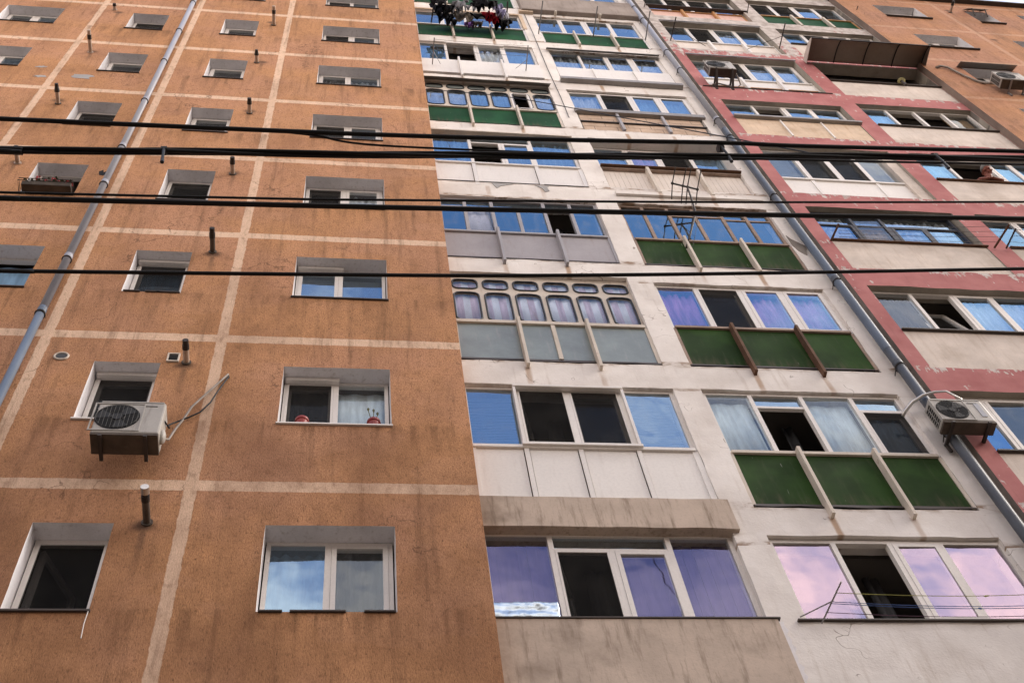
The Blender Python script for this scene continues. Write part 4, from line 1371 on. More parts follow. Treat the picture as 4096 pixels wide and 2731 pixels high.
def brackets(t, xs, yf, yw, z, drop, mat='bracket'):
    for x in xs:
        m = MB()
        m.bar((x, yf - .02, z - .025), (x, yw, z - .025), .035, .03)
        m.bar((x, yw - .02, z - .025), (x, yw - .02, z - drop), .035, .03)
        m.build('bracket', M[mat], t)
a1 = ac_unit(-3.565, -2.955, -.375, -.15, 3.01, 3.55, 'off white air conditioner hanging below a small window of the left orange wall')
for x in (-3.47, -3.07):
    MB().box(x - .016, x + .016, -.385, -.10, 2.965, 2.997).build('bracket', M['bracket'], a1)
MB().tube([(-2.955, -.25, 3.16), (-2.93, -.2, 3.20), (-2.93, -.06, 3.40), (-2.90, -.03, 3.62), (-2.84, -.03, 3.82), (-2.79, -.04, 4.02), (-2.70, -.03, 4.24), (-2.58, -.03, 4.50), (-2.50, -.02, 4.70), (-2.49, .02, 4.71)], .0115, 8).build('insulated_hose', M['hose'], a1, smooth=True)
MB().tube([(-2.955, -.28, 3.38), (-2.93, -.15, 3.46), (-2.97, -.04, 3.68), (-2.80, -.03, 3.84), (-2.70, -.03, 3.94), (-2.62, -.03, 4.12), (-2.57, -.03, 4.34), (-2.49, -.02, 4.66), (-2.49, .02, 4.68)], .0085, 6).build('power_cable', M['cable'], a1, smooth=True)
m = MB()
m.ball((-2.945, -.26, 3.14), (.035, .06, .09), 10, 8)
m.build('valve_cover', M['acw'], a1, smooth=True)
a2 = ac_unit(5.16, 5.78, -.11, .06, 3.99, 4.44, 'dirty white air conditioner on brackets over the dark downpipe, lower right')
brackets(a2, (5.26, 5.68), -.11, .2, 3.99, .16)
MB().box(5.66, 5.72, -.115, -.109, 4.10, 4.36).build('rating_plate', M['pipe_l'], a2)
MB().tube([(5.0, .20, 4.56), (5.03, .16, 4.60), (5.14, .10, 4.70), (5.29, .05, 4.78), (5.42, .0, 4.78), (5.52, -.05, 4.72), (5.62, -.06, 4.55), (5.64, -.02, 4.43)], [.022, .022, .022, .02, .016, .013, .011, .011], 8).build('insulated_hose', M['steel'], a2, smooth=True)
a3 = ac_unit(5.74, 6.29, -.19, 0.0, 16.78, 17.27, 'grimy air conditioner on two tall dark brackets in front of an upper balcony')
for x in (5.86, 6.19):
    m = MB()
    m.bar((x, -.20, 16.77), (x, .16, 16.70), .03, .03)
    m.bar((x, -.195, 16.72), (x, .13, 16.50), .045, .02)
    m.bar((x, .14, 16.45), (x, .14, 16.75), .045, .03)
    m.build('bracket', M['bracket'], a3)
MB().tube([(6.29, -.1, 16.85), (6.36, .0, 16.80), (6.40, .1, 16.70), (6.30, .14, 16.62), (6.1, .12, 16.66), (5.95, .1, 16.70), (5.8, .1, 16.62)], .014, 8).build('insulated_hose', M['hose'], a3, smooth=True)
a4 = ac_unit(12.0, 12.62, -.30, -.09, 16.94, 17.44, 'air conditioner under the grey hooded window of the right orange block')
brackets(a4, (12.2, 12.52), -.30, 0, 16.94, .2, 'galv')
m = MB()
for d in (0, .035):
    m.tube([(11.30, -.02, 18.50 + d), (11.42, -.04, 18.56 + d), (11.55, -.04, 18.48 + d), (11.69, -.03, 17.98 + d), (11.82, -.03, 17.62 + d), (11.98, -.04, 17.46 + d), (12.06, -.10, 17.30 + d)], .022, 8)
m.build('insulated_hose', M['hose'], a4, smooth=True)

# ================================================================== hoods and awnings
t = thing('window_hood', (12.55, 0, 18.68), 'flat grey sheet hood over the window with the air conditioner, right orange block', 'window hood')
m = MB()
m.prism([(0.0, 18.72), (-.16, 18.60), (-.165, 18.605), (-.002, 18.735)], 'x', 11.86, 13.19)
m.build('sheet', M['sheet'], t)
t = thing('window_awning', (14.78, 0, 24.2), 'small brown tilted awning on two black arms over a high window', 'awning')
MB().prism([(-.02, 24.28), (-.13, 24.02), (-.135, 24.03), (-.025, 24.295)], 'x', 14.50, 15.06).build('canopy', M['brown_sheet'], t)
for x in (14.6, 14.95):
    m = MB().bar((x, -.02, 24.25), (x, -.135, 24.0), .022, .02)
    m.bar((x, -.01, 23.75), (x, -.13, 24.0), .022, .02)
    m.build('arm', M['bracket'], t)
t = thing('balcony_awning', (9.8, YR, 18.9), 'large brown arched awning with black ribs over the open dark balcony', 'awning')
arc = []
for q in range(13):
    u = q / 12
    arc.append((YR - .02 - .56 * math.sin(u * math.pi / 2), 18.64 + .25 * math.cos(u * math.pi / 2 * .92)))
m = MB()
for a, c in zip(arc, arc[1:]):
    m.quad((8.42, a[0], a[1]), (11.12, a[0], a[1]), (11.12, c[0], c[1]), (8.42, c[0], c[1]))
m.build('canopy', M['brown_sheet'], t, smooth=True, solid=.008, weld=True)
for x in (8.43, 9.10, 9.77, 10.44, 11.11):
    MB().tube([(x, a[0] + .004, a[1] - .018) for a in arc], .013, 6).build('rib', M['rubber'], t)
for x in (8.42, 11.12):
    MB().prism(arc + [(YR - .02, 18.66)], 'x', x - .006, x + .006).build('end_panel', M['brown_sheet'] if x > 10 else M['cream'], t)
MB().box(8.42, 11.12, arc[-1][0] - .008, arc[-1][0] + .012, arc[-1][1] - .02, arc[-1][1] + .015).build('front_bar', M['bracket'], t)

# ================================================================== television aerial
t = thing('television_aerial', (3.48, .1, 8.92), 'rusty television aerial on a bent mast in front of old wooden balcony glazing', 'aerial')
MB().tube([(3.48, .19, 8.90), (3.60, .12, 9.22), (3.76, .06, 9.68), (3.83, .05, 9.92), (3.86, .02, 10.3), (3.87, -.03, 10.66)], .015, 8).build('mast', M['bracket'], t, smooth=True)
hx, hy, hz = 3.87, -.035, 10.66
bm0, bm1 = Vector((hx - .25, hy - .04, hz + .03)), Vector((hx + .17, hy + .03, hz + .0))
MB().bar(bm0, bm1, .022, .022).build('boom', M['bracket'], t)
for u, up, dn, kink in ((.02, .42, .40, .3), (.42, .46, .46, .08), (.60, .50, .46, .08), (.98, .50, .56, .06)):
    c = bm0.lerp(bm1, u)
    m = MB()
    m.ball(tuple(c), .025, 8, 6)
    m.tube([c, c + Vector((.02, -.30 * up / .5, .12 * up))], .009, 6)
    m.tube([c, c + Vector((.05 * kink, .30 * dn / .5, -.15 * dn))], .009, 6)
    m.build('element', M['bracket'], t)
MB().tube([(3.88, -.02, 10.6), (3.84, .1, 10.1), (3.86, .15, 9.8), (3.70, .2, 9.3), (3.60, .22, 9.0)], .003, 5).build('aerial_lead', M['cable'], t)

# ================================================================== clothes lines, brackets and laundry
def rods(name, specs, label, mat, r=.011, lines=(), group='clothes line brackets on the balconies', stay=()):
    x, y, z = specs[0][0]
    t = thing(name, (x, y, z), label, 'clothes line bracket', group)
    for a, b_ in specs:
        MB().tube([a, b_], r, 7).build('rod', mat, t)
    for a, b_, mm in lines:
        a, b_ = Vector(a), Vector(b_)
        pts = [a.lerp(b_, q / 8) - Vector((0, 0, .05 * math.sin(math.pi * q / 8))) for q in range(9)]
        MB().tube(pts, .0032, 5).build('line', mm, t)
    for a, b_ in stay:
        MB().tube([a, b_], .006, 6).build('stay', mat, t)
    return t
lmat = weathered('grey_cord', (0.16, 0.15, 0.15), .8)
cord_y = weathered('yellow_green_cord', (0.30, 0.30, 0.08), .8)
cord_b = weathered('blue_cord', (0.06, 0.12, 0.32), .8)
cord_p = weathered('purple_cord', (0.12, 0.06, 0.10), .8)
ZL = 20.25
rods('clothes_rack', [((.36, YW - .02, 20.24), (.41, -.48, ZL)), ((2.0, YW - .02, 20.2), (2.0, -.38, ZL))], 'dark twin pole clothes rack loaded with washing over a green balcony panel', M['bracket'], .017,
     [((.405, y, ZL), (2.0, y, ZL), lmat) for y in (-.36, -.25, -.15, -.04, .08)])
rods('clothes_rack', [((.24, YW - .02, 17.12), (.245, -.33, 17.12)), ((2.1, YW - .02, 17.08), (2.09, -.31, 17.07))], 'two thin rods standing out from the smooth white balcony front', M['galv'], .011,
     [((.245, y, 17.12), (2.09, y, 17.07), lmat) for y in (-.3, -.2, -.1)], stay=[((.40, YW - .03, 17.15), (.243, -.06, 17.12)), ((1.9, YW - .03, 17.15), (2.09, -.02, 17.07))])
rods('clothes_rack', [((2.70, YW - .02, 19.9), (2.72, -.52, 19.92)), ((3.92, YW - .02, 19.92), (3.935, -.49, 19.92)), ((5.11, YW - .02, 19.95), (5.12, -.46, 19.95))], 'three bare rods standing out over the upper green panels of the white block', M['galv'], .014)
rods('clothes_rack', [((5.66, YR, 19.87), (5.70, -.385, 19.87)), ((8.15, YR, 19.79), (8.17, -.44, 19.79))], 'two dark rods with bracing wires on an upper balcony with peeling red frame', M['bracket'], .014,
     stay=[((5.69, -.15, 19.87), (6.4, YR, 19.60)), ((8.165, -.15, 19.79), (7.35, YR, 19.58))])
rods('clothes_rack', [((5.64, YR, 22.78), (5.66, -.07, 22.78)), ((8.28, YR, 22.92), (8.27, -.1, 22.92))], 'two short rods beside the pink panelled top balcony', M['bracket'], .011)
rods('clothes_rack', [((11.3, .02, 23.52), (11.31, -.10, 23.52))], 'single short rod on the corner of the right orange block', M['bracket'], .011)
rods('clothes_rack', [((5.72, YR - .02, 9.2), (5.80, -.14, 9.25)), ((8.29, YR - .02, 9.22), (8.41, -.27, 9.22))], 'rusty angled bars holding lines across the dark framed balcony', M['rusty'], .017,
     [((5.78 + .02 * q, -.10 + .05 * q, 9.22), (8.40 - .03 * q, -.25 + .09 * q, 9.22), lmat) for q in range(4)], stay=[((8.36, YR - .02, 9.3), (8.42, -.24, 9.24))])
rods('clothes_rack', [((8.48, YR - .02, 9.22), (8.52, -.22, 9.2)), ((10.95, YR - .02, 9.2), (10.95, -.2, 9.2))], 'dark bars with lines before the blue window at the right edge', M['bracket'], .014,
     [((8.51, -.2 + .1 * q, 9.2), (10.95, -.2 + .1 * q, 9.2), lmat) for q in range(4)])
t = rods('clothes_rack', [((2.885, YW - .03, 1.14), (2.965, -.26, 1.16)), ((5.3, YW - .03, 1.17), (5.3, -.26, 1.17))], 'lowest thin pole with yellow, blue and purple lines before the pink sky panes', M['galv'], .0075,
         [((2.95, -.14, 1.155), (5.3, -.13, 1.2), cord_y), ((2.935, -.045, 1.15), (5.3, -.02, 1.17), cord_b), ((2.93, -.03, 1.145), (5.3, .0, 1.16), cord_b), ((2.91, .07, 1.145), (5.3, .09, 1.16), cord_p)],
         stay=[((2.71, YW - .04, 1.21), (2.94, -.06, 1.15))])
m = MB()
for p in ((4.31, -.135, 1.13),):
    for q in range(4):
        m.ball((p[0] + random.uniform(-.02, .02), p[1], p[2] + random.uniform(-.006, .006)), (.016, .006, .007), 7, 5)
m.build('line_knot', cord_y, t)
m = MB().ball((4.27, -.02, 1.10), (.02, .005, .012), 7, 5)
m.build('line_peg', cord_b, t)

def garment(rows, x, y, ztop, mat_col, label, name, cat, seed):
    """rows: (drop below the line, left, right) spans, hung over the line with folds"""
    rnd = random.Random(seed)
    m = MB()
    nx = 14
    def P_(u, r_):
        d, a, c = r_
        xx = a + (c - a) * u
        k = min(1, d / .10)
        yy = .05 * k * math.sin(u * 11 + seed + d * 7) + .09 * k * mnoise.noise(Vector((u * 3 + seed, d * 9, 0)))
        return (x + xx + .018 * mnoise.noise(Vector((u * 4, d * 13, seed))), y + yy + .10 * d, ztop - d + .022 * mnoise.noise(Vector((u * 5 + seed, d * 6, 3))))
    fine = []
    for r0, r1 in zip(rows, rows[1:]):
        for q in range(3):
            s_ = q / 3
            fine.append(tuple(a + (b_ - a) * s_ for a, b_ in zip(r0, r1)))
    fine.append(rows[-1])
    for r0, r1 in zip(fine, fine[1:]):
        for i in range(nx):
            u, v_ = i / nx, (i + 1) / nx
            m.quad(P_(u, r0), P_(v_, r0), P_(v_, r1), P_(u, r1))
    o = m.build(name, mat_col, None, smooth=True, solid=.012, weld=True)
    # put the origin on the line it hangs from
    for v_ in o.data.vertices:
        v_.co -= Vector((x, y, ztop))
    o.location = (x, y, ztop)
    return tag(o, label, cat, 'washing on the top clothes rack')
cl = {n_: cloth('fabric_' + n_, c_) for n_, c_ in dict(black=(.012, .011, .014), navy=(.02, .022, .035), grey=(.20, .20, .22), lgrey=(.34, .33, .37), taupe=(.17, .14, .115), lilac=(.27, .25, .40), red=(.34, .012, .025), purple=(.25, .11, .36)).items()}
shirt = lambda w_, h_: [(0, -w_ * .5, w_ * .5), (h_ * .12, -w_ * .62, w_ * .6), (h_ * .32, -w_ * .55, w_ * .56), (h_ * .36, -w_ * .36, w_ * .36), (h_ * .7, -w_ * .34, w_ * .37), (h_, -w_ * .36, w_ * .33)]
towel = lambda w_, h_: [(0, -w_ * .5, w_ * .5), (h_ * .4, -w_ * .46, w_ * .47), (h_ * .75, -w_ * .40, w_ * .44), (h_, -w_ * .30, w_ * .36)]
sock = lambda w_, h_: [(0, -w_ * .5, w_ * .5), (h_ * .6, -w_ * .45, w_ * .4), (h_ * .8, -w_ * .8, w_ * .4), (h_, -w_ * .7, w_ * .1)]
LAU = [(shirt(.26, .26), .50, -.33, 'black', 'black shirt at the left end of the outermost line', 'shirt', 'shirt'),
       (shirt(.22, .24), .70, -.22, 'black', 'black shirt with red edge shape beside the left pole, second line', 'shirt', 'shirt'),
       (shirt(.28, .34), .62, -.02, 'navy', 'dark navy shirt hanging low near the left pole', 'shirt', 'shirt'),
       (towel(.22, .22), .80, .09, 'black', 'black cloth hanging lowest on the left half of the rack', 'cloth', 'cloth'),
       (shirt(.22, .28), .95, -.30, 'grey', 'grey shirt on the outer line left of the middle', 'shirt', 'shirt'),
       (towel(.34, .36), 1.02, -.08, 'taupe', 'large grey brown towel in the middle of the rack', 'towel', 'towel'),
       (towel(.20, .14), 1.18, -.22, 'lgrey', 'small pale grey cloth above the towel', 'cloth', 'cloth'),
       (shirt(.36, .22), 1.48, -.37, 'black', 'wide black garment on the outermost line right of the middle', 'shirt', 'shirt'),
       (shirt(.18, .26), 1.74, -.28, 'lilac', 'lilac top near the right pole', 'top', 'top'),
       (towel(.20, .20), 1.90, -.12, 'lgrey', 'pale lilac grey cloth next to the right pole', 'cloth', 'cloth'),
       (towel(.40, .12), 1.44, -.06, 'black', 'long narrow black cloth under the pale cloths', 'cloth', 'cloth'),
       (shirt(.22, .28), 1.70, -.04, 'red', 'bright red shirt right of the middle', 'shirt', 'shirt'),
       (shirt(.15, .17), 1.19, .13, 'purple', 'purple top hanging lowest in the middle', 'top', 'top'),
       (shirt(.26, .30), 1.84, .08, 'black', 'black shirt hanging lowest at the right, over the green panel', 'shirt', 'shirt'),
       (sock(.07, .14), 1.33, .10, 'taupe', 'brown grey sock beside the purple top', 'sock', 'sock'),
       (sock(.07, .14), 1.44, .10, 'taupe', 'brown grey sock nearest the red shirt', 'sock', 'sock')]
more = [(shirt(.20, .30), .46, -.20, 'navy', 'navy shirt touching the left pole', 'shirt', 'shirt'),
        (shirt(.24, .28), .58, -.12, 'black', 'black shirt in the thick of the left dark cluster', 'shirt', 'shirt'),
        (towel(.20, .30), .88, -.20, 'grey', 'grey cloth between the left cluster and the large towel', 'cloth', 'cloth'),
        (shirt(.22, .26), 1.36, -.31, 'black', 'black top directly left of the wide black garment', 'top', 'top'),
        (towel(.22, .24), 1.62, -.34, 'black', 'black cloth at the right end of the outermost line', 'cloth', 'cloth'),
        (towel(.16, .30), 1.84, -.20, 'lilac', 'lilac cloth hanging against the right pole', 'cloth', 'cloth'),
        (shirt(.22, .22), 1.62, -.12, 'red', 'dark red top behind the bright red shirt', 'top', 'top'),
        (shirt(.24, .26), 1.94, .02, 'black', 'black top lying against the right pole', 'top', 'top')]
for i, (rows, x, y, c_, lab, nm, cat) in enumerate(LAU + more):
    garment([(a_ * 1.35, b_ * 1.4, c2 * 1.4) for a_, b_, c2 in rows], x, y, ZL - .02, cl[c_], lab, nm, cat, i * 1.7)

# ================================================================== small things on the sills
t = thing('flower_box', (-5.33, -.02, 9.31), 'brown flower box with red geraniums on the sill of a left window', 'flower box')
m = MB()
m.prism([(-.13, 9.31), (.05, 9.31), (.07, 9.385), (-.15, 9.385)], 'x', -5.66, -5.02)
m.build('trough', M['acd'], t, bevel=.006)
m = MB()
m.tube([(-5.70, -.02, 9.40), (-5.70, -.18, 9.40), (-5.0, -.18, 9.40), (-5.0, -.02, 9.40)], .006, 6)
m.tube([(-5.70, -.02, 9.33), (-5.70, -.18, 9.33), (-5.0, -.18, 9.33), (-5.0, -.02, 9.33)], .006, 6)
m.build('rail', M['bracket'], t)
lf = MB()
fl_r = MB()
fl_w = MB()
rnd = random.Random(5)
for q in range(420):
    x = rnd.uniform(-5.66, -5.03)
    z = 9.39 + abs(rnd.gauss(0, .065))
    y = rnd.uniform(-.15, .05)
    a = rnd.uniform(0, 6.28)
    s_ = rnd.uniform(.012, .022)
    c_, d = math.cos(a) * s_, math.sin(a) * s_
    e = rnd.uniform(-.6, .6) * s_
    lf.quad((x - c_, y - d, z - e), (x + d, y - c_, z + e * .5), (x + c_, y + d, z + e), (x - d, y + c_, z - e * .5))
for cx, cz in ((-5.50, 9.60), (-5.53, 9.50), (-5.38, 9.49), (-5.28, 9.53), (-5.22, 9.52), (-5.06, 9.50), (-5.08, 9.46), (-5.33, 9.52)):
    tgt = fl_w if (cx, cz) == (-5.33, 9.52) else fl_r
    yy = rnd.uniform(-.14, -.06)
    for q in range(26):
        th, ph = rnd.uniform(0, 6.28), rnd.uniform(-1.4, 1.4)
        c0 = Vector((cx, yy, cz)) + Vector((math.cos(th) * math.cos(ph), math.sin(th) * math.cos(ph), math.sin(ph))) * .034
        u = Vector((rnd.uniform(-1, 1), rnd.uniform(-1, 1), rnd.uniform(-1, 1))).normalized() * .014
        v_ = u.cross(Vector((.3, .7, .2))).normalized() * .014
        tgt.quad(c0 - u, c0 - v_, c0 + u, c0 + v_)
    lf.tube([(cx, yy + .03, 9.42), (cx, yy, cz)], .003, 4)
lf.build('leaves', weathered('geranium_leaf', (.045, .075, .03), .6, .3), t)
fl_r.build('red_blooms', weathered('red_petal', (.42, .012, .02), .6, .2), t)
fl_w.build('pink_bloom', weathered('pink_petal', (.62, .42, .42), .6, .1), t)

pot_m = weathered('red_plastic_pot', (.26, .022, .014), .4, .1)
for x, lab, kind in ((-1.70, 'red flower pot behind the dark screened half of the lower double window', 0), (-.975, 'red pot with three tall buds behind the pale half of the lower double window', 1)):
    t = thing('flower_pot', (x, .085, 3.812), lab, 'flower pot', 'red pots on a window sill')
    y, z = .085, 3.812
    MB().tube([(x, y, z), (x, y, z + .155), (x, y, z + .155), (x, y, z + .19)], [.05, .064, .072, .072], 18).build('pot', pot_m, t)
    MB().tube([(x, y, z + .185), (x, y, z + .192)], .06, 16).build('soil', M['rusty'], t)
    m = MB()
    if kind:
        for dx, h in ((-.055, .41), (.0, .39), (.04, .33)):
            m.tube([(x + dx * .3, y, z + .19), (x + dx, y, z + h)], .0045, 6)
            m.tube([(x + dx, y, z + h), (x + dx, y, z + h + .03), (x + dx * 1.05, y, z + h + .06)], [.007, .014, .002], 7)
    else:
        for q in range(9):
            a = q * .7
            m.tube([(x + .03, y, z + .18), (x + .03 + .02 * math.cos(a), y + .02 * math.sin(a), z + .215 + .004 * q)], [.008, .004], 5)
    m.build('stems', weathered('dull_green_stem', (.09, .09, .04), .7), t)

o = MB()
nx, nz = 44, 16
grid = {}
for i in range(nx + 1):
    for j in range(nz + 1):
        x, z = .04 + .575 * i / nx, 1.262 + .225 * j / nz
        nzv = mnoise.noise(Vector((x * 9, z * 14, 0))) + .6 * abs(mnoise.noise(Vector((x * 22, z * 30, 5))))
        grid[(i, j)] = (x, .262 + .018 * nzv, z + (.006 * mnoise.noise(Vector((x * 12, 3, 1))) if j in (0, nz) else 0))
for i in range(nx):
    for j in range(nz):
        o.quad(grid[(i, j)], grid[(i + 1, j)], grid[(i + 1, j + 1)], grid[(i, j + 1)])
fo = G('crumpled_foil')
fo.principled((0.56, 0.66, 0.74), 0.30, metal=0.75)
ob = o.build('foil_sheet', fo.m, None, smooth=True, solid=.002, weld=True)
for v_ in ob.data.vertices:
    v_.co -= Vector((.33, .262, 1.26))
ob.location = (.33, .262, 1.26)
tag(ob, 'crumpled silver foil sheet along the bottom of the lowest balcony pane', 'foil sheet')
t = thing('bowl', (10.13, .06, 17.29), 'yellowish upturned bowl on the sill of the open dark balcony', 'bowl')
MB().tube([(10.13, .06, 17.545), (10.13, .06, 17.575), (10.13, .06, 17.60), (10.13, .06, 17.61)], [.085, .075, .045, .01], 18).build('body', weathered('yellowed_plastic', (.46, .42, .20), .6), t, smooth=True)
MB().tube([(10.13, .06, 17.295), (10.13, .06, 17.545)], .03, 10).build('stand', M['bracket'], t)
s_ = tag(MB().tube([(0, 0, 0), (-.005, 0, -.15), (.004, 0, -.31)], .004, 5).build('string', weathered('white_string', (.75, .72, .70), .8), None), 'white string dangling from the lower left window corner', 'string')
s_.location = (-3.225, -.015, 1.05)

# ================================================================== overhead cables (about three metres before the facade)
def smooth_path(pts, n=10):
    out = []
    P0 = [pts[0]] + list(pts) + [pts[-1]]
    for i in range(1, len(P0) - 2):
        a, b_, c_, d = (Vector(P0[i + q]) for q in (-1, 0, 1, 2))
        for k in range(n):
            u = k / n
            out.append(.5 * ((2 * b_) + (c_ - a) * u + (2 * a - 5 * b_ + 4 * c_ - d) * u * u + (3 * b_ - a - 3 * c_ + d) * u ** 3))
    out.append(Vector(pts[-1]))
    return out
def extend(pts, d=9.0):
    a, b_ = Vector(pts[0]), Vector(pts[1])
    y, z = Vector(pts[-2]), Vector(pts[-1])
    return [tuple(a + (a - b_).normalized() * d)] + list(pts) + [tuple(z + (z - y).normalized() * d)]
CG = 'overhead cables across the street front'
def cable(pts, r, label, left=True):
    p = smooth_path(extend(pts) if left else extend(pts)[1:])
    o = MB().tube(p, r, 8).build('overhead_cable', M['cable'], None, smooth=True)
    c0 = p[0]
    for v_ in o.data.vertices:
        v_.co -= c0
    o.location = c0
    return tag(o, label, 'cable', CG)
def bundle(pts, r, strands, label, twist=1.5):
    """several cables lashed and loosely twisted together"""
    p = smooth_path(extend(pts), 14)
    t = thing('cable_bundle', tuple(p[0]), label, 'cable', CG)
    for s_ in range(strands):
        q = []
        d = 0.0
        prev = p[0]
        for k, v_ in enumerate(p):
            d += (v_ - prev).length
            prev = v_
            a = twist * d + 2 * math.pi * s_ / strands
            q.append(v_ + Vector((0, math.cos(a), math.sin(a))) * r * 1.05)
        MB().tube(q, r, 7).build('strand', M['cable'], t, smooth=True)
    return t
cable([(-4.104, -3, .964), (-3.567, -3, .987), (-1.584, -3, 1.112), (-.129, -3, 1.221), (1.618, -3, 1.413), (4.045, -3, 1.717), (5.056, -3, 1.85)], .0145, 'lowest single black cable crossing alone')
cable([(-4.469, -3, 2.162), (-3.865, -3, 2.188), (-1.292, -3, 2.335), (1.796, -3, 2.542), (4.565, -3, 2.762), (5.637, -3, 2.84)], .0225, 'thick black cable, second from the bottom')
cable([(-4.476, -3.03, 2.19), (-3.873, -3.03, 2.225), (-1.971, -3.03, 2.345), (-1.095, -3.03, 2.42), (1.845, -3.03, 2.732), (4.727, -3.03, 3.087), (5.869, -3.03, 3.234)], .0105, 'thin black cable just above the second thick one')
bundle([(-4.765, -3, 3.135), (-4.105, -3, 3.155), (-2.863, -3, 3.321), (-2.001, -3, 3.398), (-1.089, -3, 3.502), (.523, -3, 3.707), (2.148, -3, 3.92), (3.058, -3, 4.08), (5.358, -3, 4.33), (6.589, -3, 4.44)], .0175, 3, 'twisted black cable bundle sagging across the middle', 1.1)
cable([(-4.943, -3.05, 3.72), (-4.252, -3.05, 3.748), (-1.31, -3.05, 3.852), (.561, -3.05, 3.992), (2.22, -3.05, 4.164), (3.02, -3.05, 4.20), (5.378, -3.05, 4.41), (6.621, -3.05, 4.52)], .022, 'topmost thick black cable at the left, joining the bundle at the right')
cable([(-1.9, -3.04, 3.83), (-1.6, -3.02, 3.835), (-1.088, -2.97, 3.816), (.542, -2.97, 3.853), (1.468, -2.97, 3.913), (2.173, -2.97, 3.985), (2.77, -2.97, 4.06), (5.358, -2.97, 4.37)], .0105, 'thin black cable branching below the topmost thick one', False)
cable([(1.635, -3, 3.86), (2.145, -3, 3.885), (3.047, -3, 3.96), (3.625, -3, 4.01), (5.263, -3, 4.164), (6.481, -3, 4.276)], .012, 'thin black cable leaving the bundle below it at the right', False)
p = smooth_path([(.012, YW - .02, 15.5), (1.1, -.9, 11.9), (2.2, -1.95, 8.0), (3.11, -2.98, 4.2)], 8)
o = MB().tube(p, .0065, 6).build('service_wire', M['cable'], None)
for v_ in o.data.vertices:
    v_.co -= p[0]
o.location = p[0]
tag(o, 'slender wire running from the white block out to the cable bundle', 'wire')
for (x, z), L, lab in (((-2.84, 3.33), .26, 'black cable clamp hanging from the bundle before the orange wall'), ((2.17, 4.14), .34, 'black cable tie linking the two upper cables near the dark downpipe'), ((4.36, 4.24), .30, 'black cable hook below the bundle before the leaning person')):
    t = thing('cable_clamp', (x, -3, z), lab, 'cable clamp')
    MB().tube([(x - .025, -3, z - .005), (x + .025, -3, z + .005)], .040, 10).build('collar', M['rubber'], t)
    MB().tube([(x, -3.02, z), (x + .012, -3.02, z - L * .5), (x + .02, -3.0, z - L)], [.014, .011, .017], 8).build('tail', M['rubber'], t)

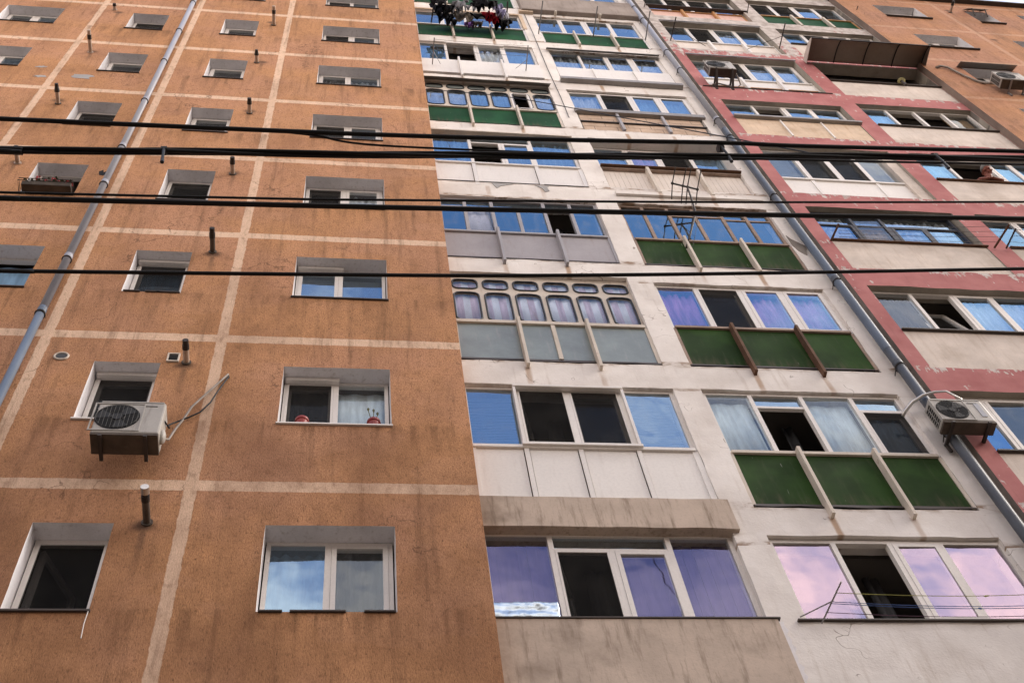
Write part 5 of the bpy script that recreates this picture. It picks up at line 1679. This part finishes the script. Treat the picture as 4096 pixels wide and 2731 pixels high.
# ================================================================== person leaning out
def person():
    px, pz = 9.60, 12.07
    t = thing('person', (px, .22, pz), 'bare shouldered person with short grey hair leaning out of a window and looking down', 'person')
    m = MB()
    hc = Vector((px + .005, .04, pz + .285))
    i0 = 0
    # head, jaw, neck, nose, ears, brow
    m.ball(tuple(hc), (.082, .098, .108), 20, 14)
    m.ball((hc.x, hc.y - .02, hc.z - .06), (.066, .08, .07), 16, 10)
    m.ball((hc.x, hc.y - .102, hc.z - .035), (.016, .024, .024), 10, 8)
    m.ball((hc.x, hc.y - .085, hc.z - .075), (.03, .02, .012), 10, 8)
    m.ball((hc.x, hc.y - .07, hc.z - .105), (.035, .03, .025), 10, 8)
    for s_ in (-1, 1):
        m.ball((hc.x + s_ * .085, hc.y + .01, hc.z - .02), (.012, .024, .034), 8, 8)
        m.ball((hc.x + s_ * .032, hc.y - .088, hc.z + .018), (.028, .014, .012), 8, 6)
        m.ball((hc.x + s_ * .045, hc.y - .075, hc.z - .045), (.026, .024, .024), 8, 6)
    def pitch(vs, ang=R(55)):
        out = []
        for x, y, z in vs:
            dy, dz = y - hc.y, z - hc.z
            out.append((x, hc.y + dy * math.cos(ang) - dz * math.sin(ang), hc.z + dy * math.sin(ang) + dz * math.cos(ang)))
        q = []
        c_, s__ = math.cos(R(-38)), math.sin(R(-38))
        for x, y, z in out:
            dx, dy = x - hc.x, y - hc.y
            q.append((hc.x + dx * c_ - dy * s__, hc.y + dx * s__ + dy * c_, z))
        return q
    m.v = pitch(m.v)
    m.tube([hc + Vector((0, .03, -.03)), hc + Vector((0, .075, -.16)), hc + Vector((0, .12, -.20))], [.060, .062, .085], 12)
    m.ball((px, .24, pz + .03), (.155, .10, .13), 18, 12)
    for s_ in (-1, 1):
        sh = Vector((px + s_ * .165, .215, pz + .075))
        el = Vector((px + s_ * .215, .13, pz + .035))
        wr = Vector((px + s_ * .05, .085, pz + .03))
        m.ball(tuple(sh), .062, 12, 10)
        m.tube([Vector((px, .235, pz + .08)), sh], [.075, .062], 12)
        m.tube([sh, sh.lerp(el, .5), el], [.056, .05, .042], 12)
        m.tube([el, el.lerp(wr, .4), wr], [.042, .038, .027], 12)
        m.ball((wr.x - s_ * .02, wr.y - .004, wr.z - .002), (.034, .026, .016), 10, 8)
        for q, L in enumerate((.030, .036, .034, .026)):
            b0 = wr + Vector((-s_ * .045, -.018 + q * .013, .002))
            m.tube([b0, b0 + Vector((-s_ * L * .6, -.002, .003)), b0 + Vector((-s_ * L, -.002, -.008))], [.0075, .007, .006], 6)
        m.tube([wr + Vector((-s_ * .012, -.018, 0)), wr + Vector((-s_ * .03, -.038, .004))], [.009, .007], 6)
    g = G('sunburnt_skin')
    nz = g.noise(g.pos(), 30, 3)
    g.principled(g.mix(g.ramp(nz, .3, .7), (.17, .05, .034), (.24, .08, .052)), .55, spec=.3)
    b_ = m.build('body', g.m, t, smooth=True)
    rm = b_.modifiers.new('remesh', 'REMESH')
    rm.mode = 'VOXEL'
    rm.voxel_size = .007
    rm.use_smooth_shade = True
    sm = b_.modifiers.new('smooth', 'SMOOTH')
    sm.iterations = 3
    e = MB()
    for s_ in (-1, 1):
        e.ball((hc.x + s_ * .033, hc.y - .089, hc.z + .0), (.012, .008, .006), 8, 6)
    e.v = pitch(e.v)
    e.build('eyes', weathered('dark_eye', (.03, .022, .018), .3), t, smooth=True)
    h = MB()
    h.ball((hc.x, hc.y + .014, hc.z + .020), (.091, .100, .106), 20, 14)
    h.f = [f for f in h.f if sum(h.v[i][2] for i in f) / len(f) > hc.z + .005 - (sum(h.v[i][1] for i in f) / len(f) - hc.y) * .7]
    h.v = pitch(h.v)
    h.build('hair', weathered('short_grey_hair', (.20, .19, .18), .8, .3, scale=30), t, smooth=True, solid=.008, weld=True)
person()
